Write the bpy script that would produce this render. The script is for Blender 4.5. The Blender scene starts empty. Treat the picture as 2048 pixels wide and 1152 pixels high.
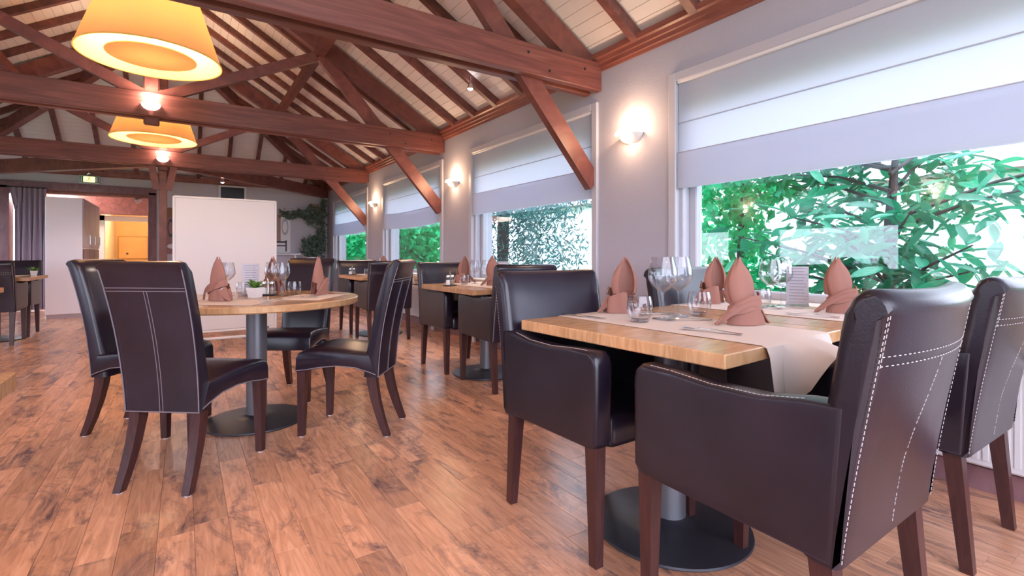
import bpy, bmesh, math, random
from mathutils import Vector, Matrix
RND = random.Random(11)
sc = bpy.context.scene
COL = sc.collection
PI = math.pi

# ------------------------------------------------------------------ camera, world, exposure
cd = bpy.data.cameras.new('camera'); cam = bpy.data.objects.new('camera', cd); COL.objects.link(cam)
cd.sensor_fit = 'HORIZONTAL'; cd.sensor_width = 36.0; cd.lens = 36.0*991/2048; cd.shift_y = -66/2048
cd.clip_start = 0.03; cd.clip_end = 200
cam.location = (0, 0, 1.02); cam.rotation_euler = (PI/2, 0, -math.atan(656/991))
sc.camera = cam
w = bpy.data.worlds.new('World'); sc.world = w; w.use_nodes = True
bg = w.node_tree.nodes['Background']
bg.inputs[0].default_value = (0.79, 0.82, 1.0, 1); bg.inputs[1].default_value = 3.3
vs = sc.view_settings
vs.view_transform = 'Standard'; vs.look = 'None'; vs.gamma = 1.0; vs.use_curve_mapping = False
vs.exposure = 1.1
cy_ = sc.cycles
cy_.max_bounces = 5; cy_.diffuse_bounces = 4; cy_.glossy_bounces = 3; cy_.transmission_bounces = 4; cy_.transparent_max_bounces = 14
cy_.adaptive_threshold = .02; cy_.caustics_reflective = False; cy_.caustics_refractive = False

def add_light(name, kind, loc, energy, color, size=0.05, rot=None, spot=None, parent=None):
    l = bpy.data.lights.new(name, kind); l.energy = energy; l.color = color
    if kind in ('POINT', 'SPOT'): l.shadow_soft_size = size
    if kind == 'SPOT' and spot: l.spot_size = spot; l.spot_blend = 0.35
    o = bpy.data.objects.new(name, l); COL.objects.link(o); o.location = loc
    if rot: o.rotation_euler = rot
    if parent: o.parent = parent
    return o
WARM = (1.0, 0.62, 0.36)

# ------------------------------------------------------------------ materials
MATS = {}
def nt(name):
    m = bpy.data.materials.new(name); m.use_nodes = True; MATS[name] = m
    return m, m.node_tree, m.node_tree.nodes['Principled BSDF']
def simple(name, col, rough=0.5, metal=0.0, spec=0.5, noise=None, bump=None, emit=None, coat=0.0):
    m, t, b = nt(name)
    b.inputs['Base Color'].default_value = (*col, 1); b.inputs['Roughness'].default_value = rough
    b.inputs['Metallic'].default_value = metal; b.inputs['Specular IOR Level'].default_value = spec
    b.inputs['Coat Weight'].default_value = coat
    if emit:
        b.inputs['Emission Color'].default_value = (*emit[0], 1); b.inputs['Emission Strength'].default_value = emit[1]
    if noise or bump:
        tc = t.nodes.new('ShaderNodeTexCoord')
    if noise:
        sc_, col2 = noise
        n = t.nodes.new('ShaderNodeTexNoise'); n.inputs['Scale'].default_value = sc_; n.inputs['Detail'].default_value = 4
        t.links.new(tc.outputs['Object'], n.inputs['Vector'])
        r = t.nodes.new('ShaderNodeValToRGB'); r.color_ramp.elements[0].position = .35; r.color_ramp.elements[1].position = .68
        r.color_ramp.elements[0].color = (*col, 1); r.color_ramp.elements[1].color = (*col2, 1)
        t.links.new(n.outputs['Fac'], r.inputs[0]); t.links.new(r.outputs[0], b.inputs['Base Color'])
    if bump:
        n = t.nodes.new('ShaderNodeTexNoise'); n.inputs['Scale'].default_value = bump[0]; n.inputs['Detail'].default_value = 3
        t.links.new(tc.outputs['Object'], n.inputs['Vector'])
        bp = t.nodes.new('ShaderNodeBump'); bp.inputs['Strength'].default_value = bump[1]; bp.inputs['Distance'].default_value = bump[2]
        t.links.new(n.outputs['Fac'], bp.inputs['Height']); t.links.new(bp.outputs[0], b.inputs['Normal'])
    return m
def woodmat(name, cols, scale, stretch, rough, coords='Object', islands=False, stain=None, spec=0.5):
    """cols: three colours; grain stretched along one axis; optional per-piece variation and dark stains"""
    m, t, b = nt(name); N = t.nodes.new; L = t.links.new
    tc = N('ShaderNodeTexCoord'); geo = N('ShaderNodeNewGeometry')
    src = tc.outputs['Object'] if coords == 'Object' else geo.outputs['Position']
    mp = N('ShaderNodeMapping'); mp.inputs['Scale'].default_value = stretch
    L(src, mp.inputs['Vector'])
    n = N('ShaderNodeTexNoise'); n.inputs['Scale'].default_value = scale; n.inputs['Detail'].default_value = 5; n.inputs['Distortion'].default_value = 1.2
    vec = mp.outputs[0]
    if islands:
        oi = N('ShaderNodeObjectInfo'); ad = N('ShaderNodeMath'); ad.operation = 'ADD'
        L(oi.outputs['Random'], ad.inputs[0]); L(geo.outputs['Random Per Island'], ad.inputs[1])
        fr = N('ShaderNodeMath'); fr.operation = 'FRACT'; L(ad.outputs[0], fr.inputs[0])
        mu = N('ShaderNodeMath'); mu.operation = 'MULTIPLY'; mu.inputs[1].default_value = 37.0; L(fr.outputs[0], mu.inputs[0])
        va = N('ShaderNodeVectorMath'); va.operation = 'ADD'; L(vec, va.inputs[0]); L(mu.outputs[0], va.inputs[1]); vec = va.outputs[0]
    L(vec, n.inputs['Vector'])
    r = N('ShaderNodeValToRGB'); e = r.color_ramp.elements
    e[0].position = .3; e[0].color = (*cols[0], 1); e[1].position = .72; e[1].color = (*cols[2], 1)
    k = e.new(.5); k.color = (*cols[1], 1)
    L(n.outputs['Fac'], r.inputs[0]); col = r.outputs[0]
    if islands:
        hv = N('ShaderNodeHueSaturation'); mr = N('ShaderNodeMapRange')
        mr.inputs['To Min'].default_value = .78; mr.inputs['To Max'].default_value = 1.18
        L(fr.outputs[0], mr.inputs['Value']); L(mr.outputs[0], hv.inputs['Value']); L(col, hv.inputs['Color']); col = hv.outputs[0]
    if stain:
        scol, sscale, lo, hi, sst = stain
        mp2 = N('ShaderNodeMapping'); mp2.inputs['Scale'].default_value = sst; L(geo.outputs['Position'], mp2.inputs['Vector'])
        v2 = mp2.outputs[0]
        if islands:
            mu2 = N('ShaderNodeMath'); mu2.operation = 'MULTIPLY'; mu2.inputs[1].default_value = .9; L(fr.outputs[0], mu2.inputs[0])
            va2 = N('ShaderNodeVectorMath'); va2.operation = 'ADD'; L(v2, va2.inputs[0]); L(mu2.outputs[0], va2.inputs[1]); v2 = va2.outputs[0]
        n2 = N('ShaderNodeTexNoise'); n2.inputs['Scale'].default_value = sscale; n2.inputs['Detail'].default_value = 9; n2.inputs['Roughness'].default_value = .74
        n2.inputs['Distortion'].default_value = .7; L(v2, n2.inputs['Vector'])
        r2 = N('ShaderNodeMapRange'); r2.inputs['From Min'].default_value = lo; r2.inputs['From Max'].default_value = hi
        L(n2.outputs['Fac'], r2.inputs['Value'])
        mx = N('ShaderNodeMix'); mx.data_type = 'RGBA'; L(r2.outputs[0], mx.inputs[0]); L(col, mx.inputs[6]); mx.inputs[7].default_value = (*scol, 1)
        col = mx.outputs[2]
    L(col, b.inputs['Base Color']); b.inputs['Roughness'].default_value = rough; b.inputs['Specular IOR Level'].default_value = spec
    bp = N('ShaderNodeBump'); bp.inputs['Strength'].default_value = .12; bp.inputs['Distance'].default_value = .004
    L(n.outputs['Fac'], bp.inputs['Height']); L(bp.outputs[0], b.inputs['Normal'])
    return m
def glassmat(name, tint, edge=1.0, refl=0.05, rough=0.0):
    m = bpy.data.materials.new(name); m.use_nodes = True; t = m.node_tree; t.nodes.clear(); N = t.nodes.new; L = t.links.new
    out = N('ShaderNodeOutputMaterial'); tr = N('ShaderNodeBsdfTransparent'); tr.inputs[0].default_value = (*tint, 1)
    gl = N('ShaderNodeBsdfGlossy'); gl.inputs['Roughness'].default_value = rough
    lw = N('ShaderNodeLayerWeight'); lw.inputs[0].default_value = .5
    fr = N('ShaderNodeMath'); fr.operation = 'POWER'; fr.inputs[1].default_value = 3.0; L(lw.outputs['Facing'], fr.inputs[0])
    ma = N('ShaderNodeMath'); ma.operation = 'MULTIPLY_ADD'; ma.inputs[1].default_value = edge; ma.inputs[2].default_value = refl; ma.use_clamp = True
    L(fr.outputs[0], ma.inputs[0]); mx = N('ShaderNodeMixShader'); L(ma.outputs[0], mx.inputs[0]); L(tr.outputs[0], mx.inputs[1]); L(gl.outputs[0], mx.inputs[2])
    L(mx.outputs[0], out.inputs[0]); MATS[name] = m; return m
def clothmat(name, col, transl, scale=250):
    m = bpy.data.materials.new(name); m.use_nodes = True; t = m.node_tree; t.nodes.clear(); N = t.nodes.new; L = t.links.new
    out = N('ShaderNodeOutputMaterial'); d = N('ShaderNodeBsdfDiffuse'); d.inputs[0].default_value = (*col, 1)
    tl = N('ShaderNodeBsdfTranslucent'); tl.inputs[0].default_value = (*col, 1)
    mx = N('ShaderNodeMixShader'); mx.inputs[0].default_value = transl
    L(d.outputs[0], mx.inputs[1]); L(tl.outputs[0], mx.inputs[2]); L(mx.outputs[0], out.inputs[0])
    tc = N('ShaderNodeTexCoord'); n = N('ShaderNodeTexNoise'); n.inputs['Scale'].default_value = scale; L(tc.outputs['Object'], n.inputs['Vector'])
    bp = N('ShaderNodeBump'); bp.inputs['Strength'].default_value = .15; bp.inputs['Distance'].default_value = .001
    L(n.outputs['Fac'], bp.inputs['Height']); L(bp.outputs[0], d.inputs['Normal']); MATS[name] = m; return m
def emitmat(name, col, strength):
    m = simple(name, (0.8, 0.8, 0.8), .5, emit=(col, strength)); m.cycles.emission_sampling = 'NONE'; return m
def leafmat(name, c1, c2, transl=.35, gloss=.4):
    m, t, b = nt(name); N = t.nodes.new; L = t.links.new
    geo = N('ShaderNodeNewGeometry'); oi = N('ShaderNodeObjectInfo'); ad = N('ShaderNodeMath'); ad.operation = 'ADD'
    L(geo.outputs['Random Per Island'], ad.inputs[0]); L(oi.outputs['Random'], ad.inputs[1])
    fr = N('ShaderNodeMath'); fr.operation = 'FRACT'; L(ad.outputs[0], fr.inputs[0])
    mx = N('ShaderNodeMix'); mx.data_type = 'RGBA'; L(fr.outputs[0], mx.inputs[0]); mx.inputs[6].default_value = (*c1, 1); mx.inputs[7].default_value = (*c2, 1)
    L(mx.outputs[2], b.inputs['Base Color']); b.inputs['Roughness'].default_value = gloss
    tl = N('ShaderNodeBsdfTranslucent'); L(mx.outputs[2], tl.inputs[0]); ms = N('ShaderNodeMixShader'); ms.inputs[0].default_value = transl
    out = t.nodes['Material Output']; L(b.outputs[0], ms.inputs[1]); L(tl.outputs[0], ms.inputs[2]); L(ms.outputs[0], out.inputs[0])
    return m

woodmat('floor_oak', [(.50, .245, .15), (.65, .325, .20), (.76, .41, .265)], 5.0, (9, .9, 1), .27, coords='World', islands=True,
        stain=((.14, .082, .092), 2.3, .50, .67, (2.8, 1.1, 1)))
woodmat('floor_dark', [(.03, .016, .012), (.04, .02, .015), (.05, .025, .02)], 4, (4, 1, 1), .7)
woodmat('beam', [(.155, .050, .044), (.205, .066, .054), (.265, .092, .07)], 4.5, (1.2, 1.2, 1.2), .42, islands=True)
woodmat('beam_x', [(.14, .044, .039), (.205, .066, .054), (.29, .102, .077)], 3.0, (.45, 7, 7), .40, islands=True)
woodmat('rafter', [(.12, .042, .040), (.18, .064, .056), (.25, .092, .075)], 4.0, (2, 2, 2), .45, islands=True)
woodmat('cornice', [(.20, .065, .05), (.27, .09, .068), (.34, .12, .085)], 3.0, (3, .5, 3), .4)
woodmat('table_oak', [(.46, .24, .11), (.58, .32, .16), (.68, .40, .22)], 4.0, (2, 11, 2), .22, islands=True)
woodmat('leg_wood', [(.035, .012, .013), (.055, .018, .018), (.075, .026, .024)], 6.0, (6, 6, 1), .35)
woodmat('dark_trim', [(.20, .10, .115), (.25, .13, .145), (.30, .16, .17)], 4.0, (3, 3, 1), .5)
woodmat('pale_wood', [(.62, .50, .40), (.70, .58, .47), (.76, .64, .53)], 4.0, (3, .6, 3), .4)
simple('leather', (.010, .0058, .0135), .28, spec=.6, noise=(4.5, (.020, .013, .026)), bump=(190, .22, .0012))
simple('stitch', (.62, .56, .58), .7)
simple('piping', (.20, .17, .20), .5)
simple('wall_paint', (.435, .425, .50), .85, bump=(90, .35, .004))
simple('wall_smooth', (.58, .56, .62), .6)
simple('ceiling_board', (.87, .84, .86), .5, noise=(2, (.82, .79, .81)))
simple('roof_deck', (.25, .22, .22), .9)
simple('frame_paint', (.50, .49, .55), .45)
simple('metal_grey', (.20, .205, .235), .42, metal=.6)
simple('metal_black', (.035, .034, .045), .4, metal=.3)
simple('steel', (.72, .72, .74), .16, metal=1.0)
simple('white_paint', (.80, .78, .80), .4)
simple('board_white', (.72, .69, .70), .35)
simple('radiator_white', (.70, .68, .70), .45)
simple('cream', (.70, .63, .50), .6)
simple('yellow_door', (.62, .38, .15), .5, noise=(3, (.68, .43, .18)))
simple('yellow_trim', (.42, .24, .09), .5)
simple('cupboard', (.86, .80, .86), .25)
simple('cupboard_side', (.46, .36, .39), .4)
simple('screen_black', (.02, .017, .022), .25)
simple('terracotta', (.40, .20, .15), .5)
simple('outside_ground', (.20, .30, .16), .9)
simple('house_wall', (.85, .85, .86), .8)
simple('house_glass', (.45, .55, .58), .1)
simple('roof_tile', (.30, .24, .24), .8)
simple('bark', (.06, .05, .05), .9)
simple('soil', (.05, .03, .02), .9)
simple('salt', (.85, .83, .80), .5)
simple('pepper', (.30, .22, .17), .6)
simple('poster_white', (.82, .81, .84), .4)
simple('poster_brick', (.40, .24, .22), .6, noise=(40, (.50, .32, .28)))
simple('poster_dark', (.07, .06, .08), .5)
simple('poster_brown', (.26, .12, .05), .5)
simple('poster_mauve', (.34, .17, .17), .5)
simple('sign_green', (.02, .30, .22), .4)
emitmat('sign_glow', (1.0, .72, .18), 1.6)
emitmat('bulb', (1.0, .80, .55), 9)
emitmat('bowl_glow', (1.0, .86, .80), 2.2)
emitmat('bulb_white', (1.0, .93, .88), 30)
clothmat('blind', (.84, .86, .94), .62, 60)
clothmat('runner', (.80, .66, .60), .12, 400)
clothmat('napkin', (.36, .175, .14), .06, 300)
clothmat('curtain', (.34, .26, .31), .05, 200)
clothmat('shade', (.95, .67, .42), .20, 300)
clothmat('shade_inner', (.98, .80, .36), .33, 300)
glassmat('pane', (.95, .98, .98), .5, .07)
glassmat('glass', (.955, .955, .97), 1.0, .05)
leafmat('leaf_emerald', (.005, .36, .13), (.03, .66, .27), .4)
leafmat('leaf_laurel', (.012, .20, .11), (.05, .46, .25), .25, .22)
leafmat('leaf_conifer', (.02, .12, .12), (.09, .28, .26), .25, .5)
leafmat('leaf_ivy', (.08, .14, .11), (.22, .29, .24), .2, .5)
leafmat('leaf_pot', (.06, .20, .03), (.20, .42, .08), .3, .4)
def menumat():
    m, t, b = nt('menu_card'); N = t.nodes.new; L = t.links.new
    tc = N('ShaderNodeTexCoord'); sp = N('ShaderNodeSeparateXYZ'); L(tc.outputs['Object'], sp.inputs[0])
    a = N('ShaderNodeMath'); a.operation = 'MULTIPLY'; a.inputs[1].default_value = 2*PI/.0155; L(sp.outputs[2], a.inputs[0])
    s = N('ShaderNodeMath'); s.operation = 'SINE'; L(a.outputs[0], s.inputs[0])
    g = N('ShaderNodeMath'); g.operation = 'GREATER_THAN'; g.inputs[1].default_value = .72; L(s.outputs[0], g.inputs[0])
    ax = N('ShaderNodeMath'); ax.operation = 'ABSOLUTE'; L(sp.outputs[0], ax.inputs[0])
    n = N('ShaderNodeTexNoise'); n.inputs['Scale'].default_value = 55; L(tc.outputs['Object'], n.inputs['Vector'])
    ln = N('ShaderNodeMath'); ln.operation = 'MULTIPLY'; ln.inputs[1].default_value = .07; L(n.outputs['Fac'], ln.inputs[0])
    le = N('ShaderNodeMath'); le.operation = 'LESS_THAN'; L(ax.outputs[0], le.inputs[0]); L(ln.outputs[0], le.inputs[1])
    mu = N('ShaderNodeMath'); mu.operation = 'MULTIPLY'; L(g.outputs[0], mu.inputs[0]); L(le.outputs[0], mu.inputs[1])
    mx = N('ShaderNodeMix'); mx.data_type = 'RGBA'; L(mu.outputs[0], mx.inputs[0]); mx.inputs[6].default_value = (.76, .71, .74, 1); mx.inputs[7].default_value = (.42, .36, .40, 1)
    L(mx.outputs[2], b.inputs['Base Color']); b.inputs['Roughness'].default_value = .35
menumat()

# ------------------------------------------------------------------ mesh builder
class MB:
    def __init__(s): s.v = []; s.f = []
    def add(s, vs, fs, M=None):
        n = len(s.v)
        s.v += [tuple(M @ Vector(p)) if M else tuple(p) for p in vs]
        s.f += [tuple(i+n for i in f) for f in fs]; return s
    def box(s, x0, x1, y0, y1, z0, z1, M=None):
        vs = [(x0,y0,z0),(x1,y0,z0),(x1,y1,z0),(x0,y1,z0),(x0,y0,z1),(x1,y0,z1),(x1,y1,z1),(x0,y1,z1)]
        return s.add(vs, [(0,3,2,1),(4,5,6,7),(0,1,5,4),(1,2,6,5),(2,3,7,6),(3,0,4,7)], M)
    def rbox(s, x0, x1, y0, y1, z0, z1, r=.01, seg=2, M=None):
        bm = bmesh.new(); bmesh.ops.create_cube(bm, size=1)
        for v in bm.verts:
            v.co = Vector(((x0+x1)/2+v.co.x*(x1-x0), (y0+y1)/2+v.co.y*(y1-y0), (z0+z1)/2+v.co.z*(z1-z0)))
        bmesh.ops.bevel(bm, geom=bm.edges[:], offset=r, segments=seg, profile=.5, affect='EDGES')
        bm.verts.index_update()
        s.add([v.co[:] for v in bm.verts], [[v.index for v in f.verts] for f in bm.faces], M); bm.free(); return s
    def loft(s, rings, closed=True, caps=True, M=None):
        n = len(rings[0]); vs = [p for r in rings for p in r]; fs = []
        for i in range(len(rings)-1):
            for j in range(n if closed else n-1):
                k = (j+1) % n
                fs.append((i*n+j, i*n+k, (i+1)*n+k, (i+1)*n+j))
        if caps and closed:
            fs.append(tuple(range(n))[::-1]); fs.append(tuple((len(rings)-1)*n+j for j in range(n)))
        return s.add(vs, fs, M)
    def tube(s, pts, r, n=6, M=None, caps=True):
        rings = []; P = [Vector(p) for p in pts]
        for i, p in enumerate(P):
            d = (P[min(i+1, len(P)-1)] - P[max(i-1, 0)]).normalized()
            a = d.cross(Vector((0, 0, 1)));
            if a.length < 1e-3: a = d.cross(Vector((1, 0, 0)))
            a.normalize(); b = d.cross(a); rr = r[i] if isinstance(r, (list, tuple)) else r
            rings.append([p + a*math.cos(2*PI*k/n)*rr + b*math.sin(2*PI*k/n)*rr for k in range(n)])
        return s.loft(rings, True, caps, M)
    def lathe(s, prof, n=24, M=None, c=(0, 0, 0), cap=False):
        rings = [[(c[0]+r*math.cos(2*PI*k/n), c[1]+r*math.sin(2*PI*k/n), c[2]+z) for k in range(n)] for r, z in prof]
        return s.loft(rings, True, cap, M)
    def bar(s, p0, p1, w, h, up=(0, 0, 1), w1=None, h1=None):
        """beam from p0 to p1, w across, h along 'up'"""
        p0, p1 = Vector(p0), Vector(p1); d = (p1-p0).normalized(); x = d.cross(Vector(up)).normalized(); z = x.cross(d)
        w1 = w1 or w; h1 = h1 or h
        r = lambda p, a, b: [p+x*a/2*i+z*b/2*j for i, j in ((-1,-1),(1,-1),(1,1),(-1,1))]
        return s.loft([r(p0, w, h), r(p1, w1, h1)])
    def sheet(s, grid, th):
        """grid rows of Vector, thickened along its normals: a solid thin sheet"""
        R_, C_ = len(grid), len(grid[0]); G = [[Vector(p) for p in row] for row in grid]; nrm = []
        for i in range(R_):
            row = []
            for j in range(C_):
                a = G[min(i+1, R_-1)][j]-G[max(i-1, 0)][j]; b = G[i][min(j+1, C_-1)]-G[i][max(j-1, 0)]
                v = a.cross(b); row.append(v.normalized() if v.length > 1e-9 else Vector((0, 0, 1)))
            nrm.append(row)
        top = [G[i][j]+nrm[i][j]*th/2 for i in range(R_) for j in range(C_)]
        bot = [G[i][j]-nrm[i][j]*th/2 for i in range(R_) for j in range(C_)]
        n = R_*C_; fs = []
        for i in range(R_-1):
            for j in range(C_-1):
                q = (i*C_+j, i*C_+j+1, (i+1)*C_+j+1, (i+1)*C_+j); fs.append(q); fs.append(tuple(k+n for k in q[::-1]))
        rim = [j for j in range(C_)]+[i*C_+C_-1 for i in range(1, R_)]+[(R_-1)*C_+j for j in range(C_-2, -1, -1)]+[i*C_ for i in range(R_-2, 0, -1)]
        for k in range(len(rim)):
            a, b = rim[k], rim[(k+1) % len(rim)]; fs.append((b, a, a+n, b+n))
        return s.add(top+bot, fs)
    def dashes(s, pts, nrm, step=.011, ln=.0075, w=.0016, h=.0012):
        """stitches along a polyline"""
        P = [Vector(p) for p in pts]; nv = Vector(nrm); acc = 0
        for i in range(len(P)-1):
            a, b = P[i], P[i+1]; L_ = (b-a).length; d = (b-a)/L_; t = acc
            while t+ln < L_:
                s.bar(a+d*t+nv*h*.3, a+d*(t+ln)+nv*h*.3, w, h, nv); t += step
            acc = max(0, t-L_)
        return s
    def mesh(s, name, mat, smooth=40):
        me = bpy.data.meshes.new(name); me.from_pydata([tuple(p) for p in s.v], [], s.f); me.materials.append(MATS[mat])
        bm = bmesh.new(); bm.from_mesh(me); bmesh.ops.recalc_face_normals(bm, faces=bm.faces[:]); bm.to_mesh(me); bm.free()
        if smooth:
            me.polygons.foreach_set('use_smooth', [True]*len(me.polygons)); me.set_sharp_from_angle(angle=math.radians(smooth))
        me.update(); return me
    def build(s, name, mat, parent=None, smooth=40, loc=None):
        return link(name, s.mesh(name, mat, smooth), parent, loc)
def link(name, me, parent=None, loc=None, rot=None):
    o = bpy.data.objects.new(name, me); COL.objects.link(o)
    if parent: o.parent = parent
    if loc: o.location = loc
    if rot: o.rotation_euler = rot
    return o
def tag(o, label=None, cat=None, group=None, kind=None):
    if label: o['label'] = label
    if cat: o['category'] = cat
    if group: o['group'] = group
    if kind: o['kind'] = kind
    return o
def thing(name, label, cat, loc=(0, 0, 0), rz=0, group=None, kind=None):
    o = bpy.data.objects.new(name, None); COL.objects.link(o); o.location = loc; o.rotation_euler = (0, 0, rz); o.empty_display_size = .05
    return tag(o, label, cat, group, kind)
def copy_tree(o, parent=None):
    c = o.copy(); COL.objects.link(c); c.parent = parent
    for ch in [k for k in bpy.data.objects if k.parent == o]: copy_tree(ch, c)
    return c
USED = set()
def place(proto, loc, rz, label, group=None):
    o = proto if proto.name not in USED else copy_tree(proto)
    USED.add(proto.name); o.location = loc; o.rotation_euler = (0, 0, rz); o['label'] = label
    if group: o['group'] = group
    return o

# ------------------------------------------------------------------ the room's measures
XW, XL, XR = 2.90, -3.44, -0.27         # window wall, opposite wall, ridge
YB, YF = 12.5, -2.2                     # back wall, behind the camera
YH = 9.36                               # where the hip starts
HS = XW-XR
SL = 0.60                               # roof slope
ZE = 2.70                               # height of the boards at the wall
def zb(x): return ZE + SL*(HS-abs(x-XR))
TY = [3.13, 6.11, 9.36]                 # trusses
WIN = [(-.35, 2.28), (3.12, 5.25), (6.10, 8.42), (9.36, 11.86)]
Z0, Z1 = .74, 2.25                      # window opening

# ------------------------------------------------------------------ floor of separate planks
floor = thing('floor', 'brown oak parquet floor of short planks with dark worn patches', 'floor', kind='structure')
MB().box(XL, XW, YF, YB+.2, -.03, -.008).build('subfloor', 'floor_dark', floor, 0)
MB().box(-2.7, -.3, YB+.2, 18.2, -.03, 0).build('hall_floor', 'cupboard_side', floor, 0)
planks = []
pw = .112; x = XL; col = 0
while x < XW-.01:
    y = YF - RND.random()*.8
    while y < YB:
        l = RND.choice([.45, .6, .6, .75, .9]); a, b = max(y, YF), min(y+l, YB)
        if b-a > .03: planks.append((x, min(x+pw, XW), a, b))
        y += l
    x += pw
def seen(p):
    xm, ym = (p[0]+p[1])/2, (p[2]+p[3])/2
    th = math.atan(656/991); d = xm*math.sin(th)+ym*math.cos(th); r = xm*math.cos(th)-ym*math.sin(th)
    return d > .9 and abs(r/d) < 1.15 and 1.02/d < .72
vis = sorted([p for p in planks if seen(p)], key=lambda p: (p[0]+p[1])**2/4+(p[2]+p[3])**2/4)
near = set(vis[:295])
g = .0005
pm = {}
for p in planks:
    if p in near:
        key = (round(p[1]-p[0], 3), round(p[3]-p[2], 3))
        if key not in pm:
            q = MB(); W_, L_ = key; c = .0007
            q.loft([[(g,g,-.008),(W_-g,g,-.008),(W_-g,L_-g,-.008),(g,L_-g,-.008)], [(g,g,-c),(W_-g,g,-c),(W_-g,L_-g,-c),(g,L_-g,-c)],
                    [(g+c,g+c,0),(W_-g-c,g+c,0),(W_-g-c,L_-g-c,0),(g+c,L_-g-c,0)]])
            pm[key] = q.mesh('plank', 'floor_oak', 0)
        link('plank', pm[key], floor, (p[0], p[2], 0))
rest = MB()
for p in planks:
    if p not in near: rest.box(p[0]+g, p[1]-g, p[2]+g, p[3]-g, -.008, 0)
tag(rest.build('far_planks', 'floor_oak', floor, 0), kind='stuff')

# ------------------------------------------------------------------ walls
def side_wall(name, x0, x1, label):
    q = MB(); q.box(x0, x1, YF, YB+.2, -.03, Z0); q.box(x0, x1, YF, YB+.2, Z1, ZE+.12)
    ys = [YF]+[v for w_ in WIN for v in w_]+[YB+.2]
    for i in range(0, len(ys), 2): q.box(x0, x1, ys[i], ys[i+1], Z0, Z1)
    return tag(q.build(name, 'wall_paint', None, 0), label, 'wall', kind='structure')
side_wall('wall_right', XW, XW+.28, 'grey textured plaster wall with four big windows')
side_wall('wall_left', XL-.28, XL, 'grey plaster wall with windows facing the big windows')
q = MB(); OX0, OX1, OZ = -2.68, -.52, 2.27
q.box(XL-.28, OX0, YB, YB+.2, -.03, ZE+.1); q.box(OX1, XW, YB, YB+.2, -.03, ZE+.1); q.box(OX0, OX1, YB, YB+.2, OZ, ZE+.1)
tag(q.build('wall_back', 'wall_smooth', None, 0), 'pale grey end wall with a wide framed opening', 'wall', kind='structure')
# cornices and baseboards
def cornice(name, prof, p0, p1, out):
    q = MB(); o = Vector(out); a, b = Vector(p0), Vector(p1)
    q.loft([[a+o*u+Vector((0, 0, z)) for u, z in prof], [b+o*u+Vector((0, 0, z)) for u, z in prof]])
    return q.build(name, 'cornice', None, 20)
CP = [(0, 2.545), (.012, 2.545), (.018, 2.565), (.03, 2.57), (.034, 2.60), (.046, 2.605), (.05, 2.635), (.066, 2.645), (.07, 2.685), (0, 2.70)]
tag(cornice('trim_1', CP, (XW, YF, 0), (XW, YB, 0), (-1, 0, 0)), 'long reddish moulded cornice along the window wall', 'cornice', kind='structure')
tag(cornice('trim_2', CP, (XL, YF, 0), (XL, YB, 0), (1, 0, 0)), 'reddish moulded cornice opposite the window wall', 'cornice', kind='structure')
tag(cornice('trim_3', CP, (XL, YB, 0), (XW, YB, 0), (0, -1, 0)), 'reddish cornice along the top of the end wall', 'cornice', kind='structure')
q = MB().box(XW-.02, XW, YF, YB, 0, .10); tag(q.build('baseboard_right', 'dark_trim', None, 0), 'dark wooden baseboard under the windows', 'baseboard', kind='structure')
q = MB().box(OX1+.12, XW-.02, YB-.02, YB, 0, .10); tag(q.build('baseboard_back', 'dark_trim', None, 0), 'dark wooden baseboard of the end wall', 'baseboard', kind='structure')
# frame of the opening
t = thing('door_1', 'dark wooden frame around the wide opening in the end wall', 'door frame', kind='structure')
for xx in (OX0, OX1): MB().rbox(xx-.09, xx+.05, YB-.05, YB+.22, 0, OZ+.02, .01).build('jamb', 'dark_trim', t)
MB().rbox(OX0-.09, OX1+.05, YB-.05, YB+.22, OZ-.04, OZ+.11, .01).build('head', 'dark_trim', t)
MB().rbox(OX0-.05, OX1+.01, YB-.02, YB+.16, OZ-.10, OZ-.03, .008).build('lintel_board', 'cornice', t)

# ------------------------------------------------------------------ roof: boards, rafters, purlins
ceil = thing('ceiling', 'pitched ceiling of white boards between dark rafters with hipped end', 'ceiling', kind='structure')
SEC = math.sqrt(1+SL*SL)
def hip_y(x): return YH + (YB-YH)*abs(x-XR)/HS
NB = 36; bw = HS/NB
def hip_x(y): return HS*(y-YH)/(YB-YH)
for side in (1, -1):
    for i in range(NB):
        u0, u1 = i*bw, (i+1)*bw-.004
        xa, xc = XR+side*u0, XR+side*u1
        q = MB(); th = .014
        pts = [(xa, YF, zb(xa)), (xc, YF, zb(xc)), (xc, hip_y(xc), zb(xc)), (xa, hip_y(xa), zb(xa))]
        q.loft([pts, [(p[0], p[1], p[2]+th) for p in pts]]); q.build('board', 'ceiling_board', ceil, 0)
for i in range(NB):
    y0 = YH + (YB-YH)*i/NB; y1 = YH + (YB-YH)*(i+1)/NB-.004
    z0, z1 = zb(XR+hip_x(y0)), zb(XR+hip_x(y1))
    pts = [(XR-hip_x(y0), y0, z0), (XR+hip_x(y0), y0, z0), (XR+hip_x(y1), y1, z1), (XR-hip_x(y1), y1, z1)]
    if i == 0: pts[0] = (XR-.02, y0, z0); pts[1] = (XR+.02, y0, z0)
    q = MB(); q.loft([pts, [(p[0], p[1], p[2]+.014) for p in pts]]); q.build('board', 'ceiling_board', ceil, 0)
q = MB(); dz = .02
for side in (1, -1):
    e = .35
    pts = [(XR, YF, zb(XR)+dz), (XR+side*(HS+e), YF, ZE-SL*e+dz), (XR+side*(HS+e), YB+e, ZE-SL*e+dz), (XR, YH, zb(XR)+dz)]
    q.loft([pts, [(p[0], p[1], p[2]+.05) for p in pts]])
pts = [(XR, YH, zb(XR)+dz), (XR+HS+.35, YB+.35, ZE-SL*.35+dz), (XR-HS-.35, YB+.35, ZE-SL*.35+dz)]
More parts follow.
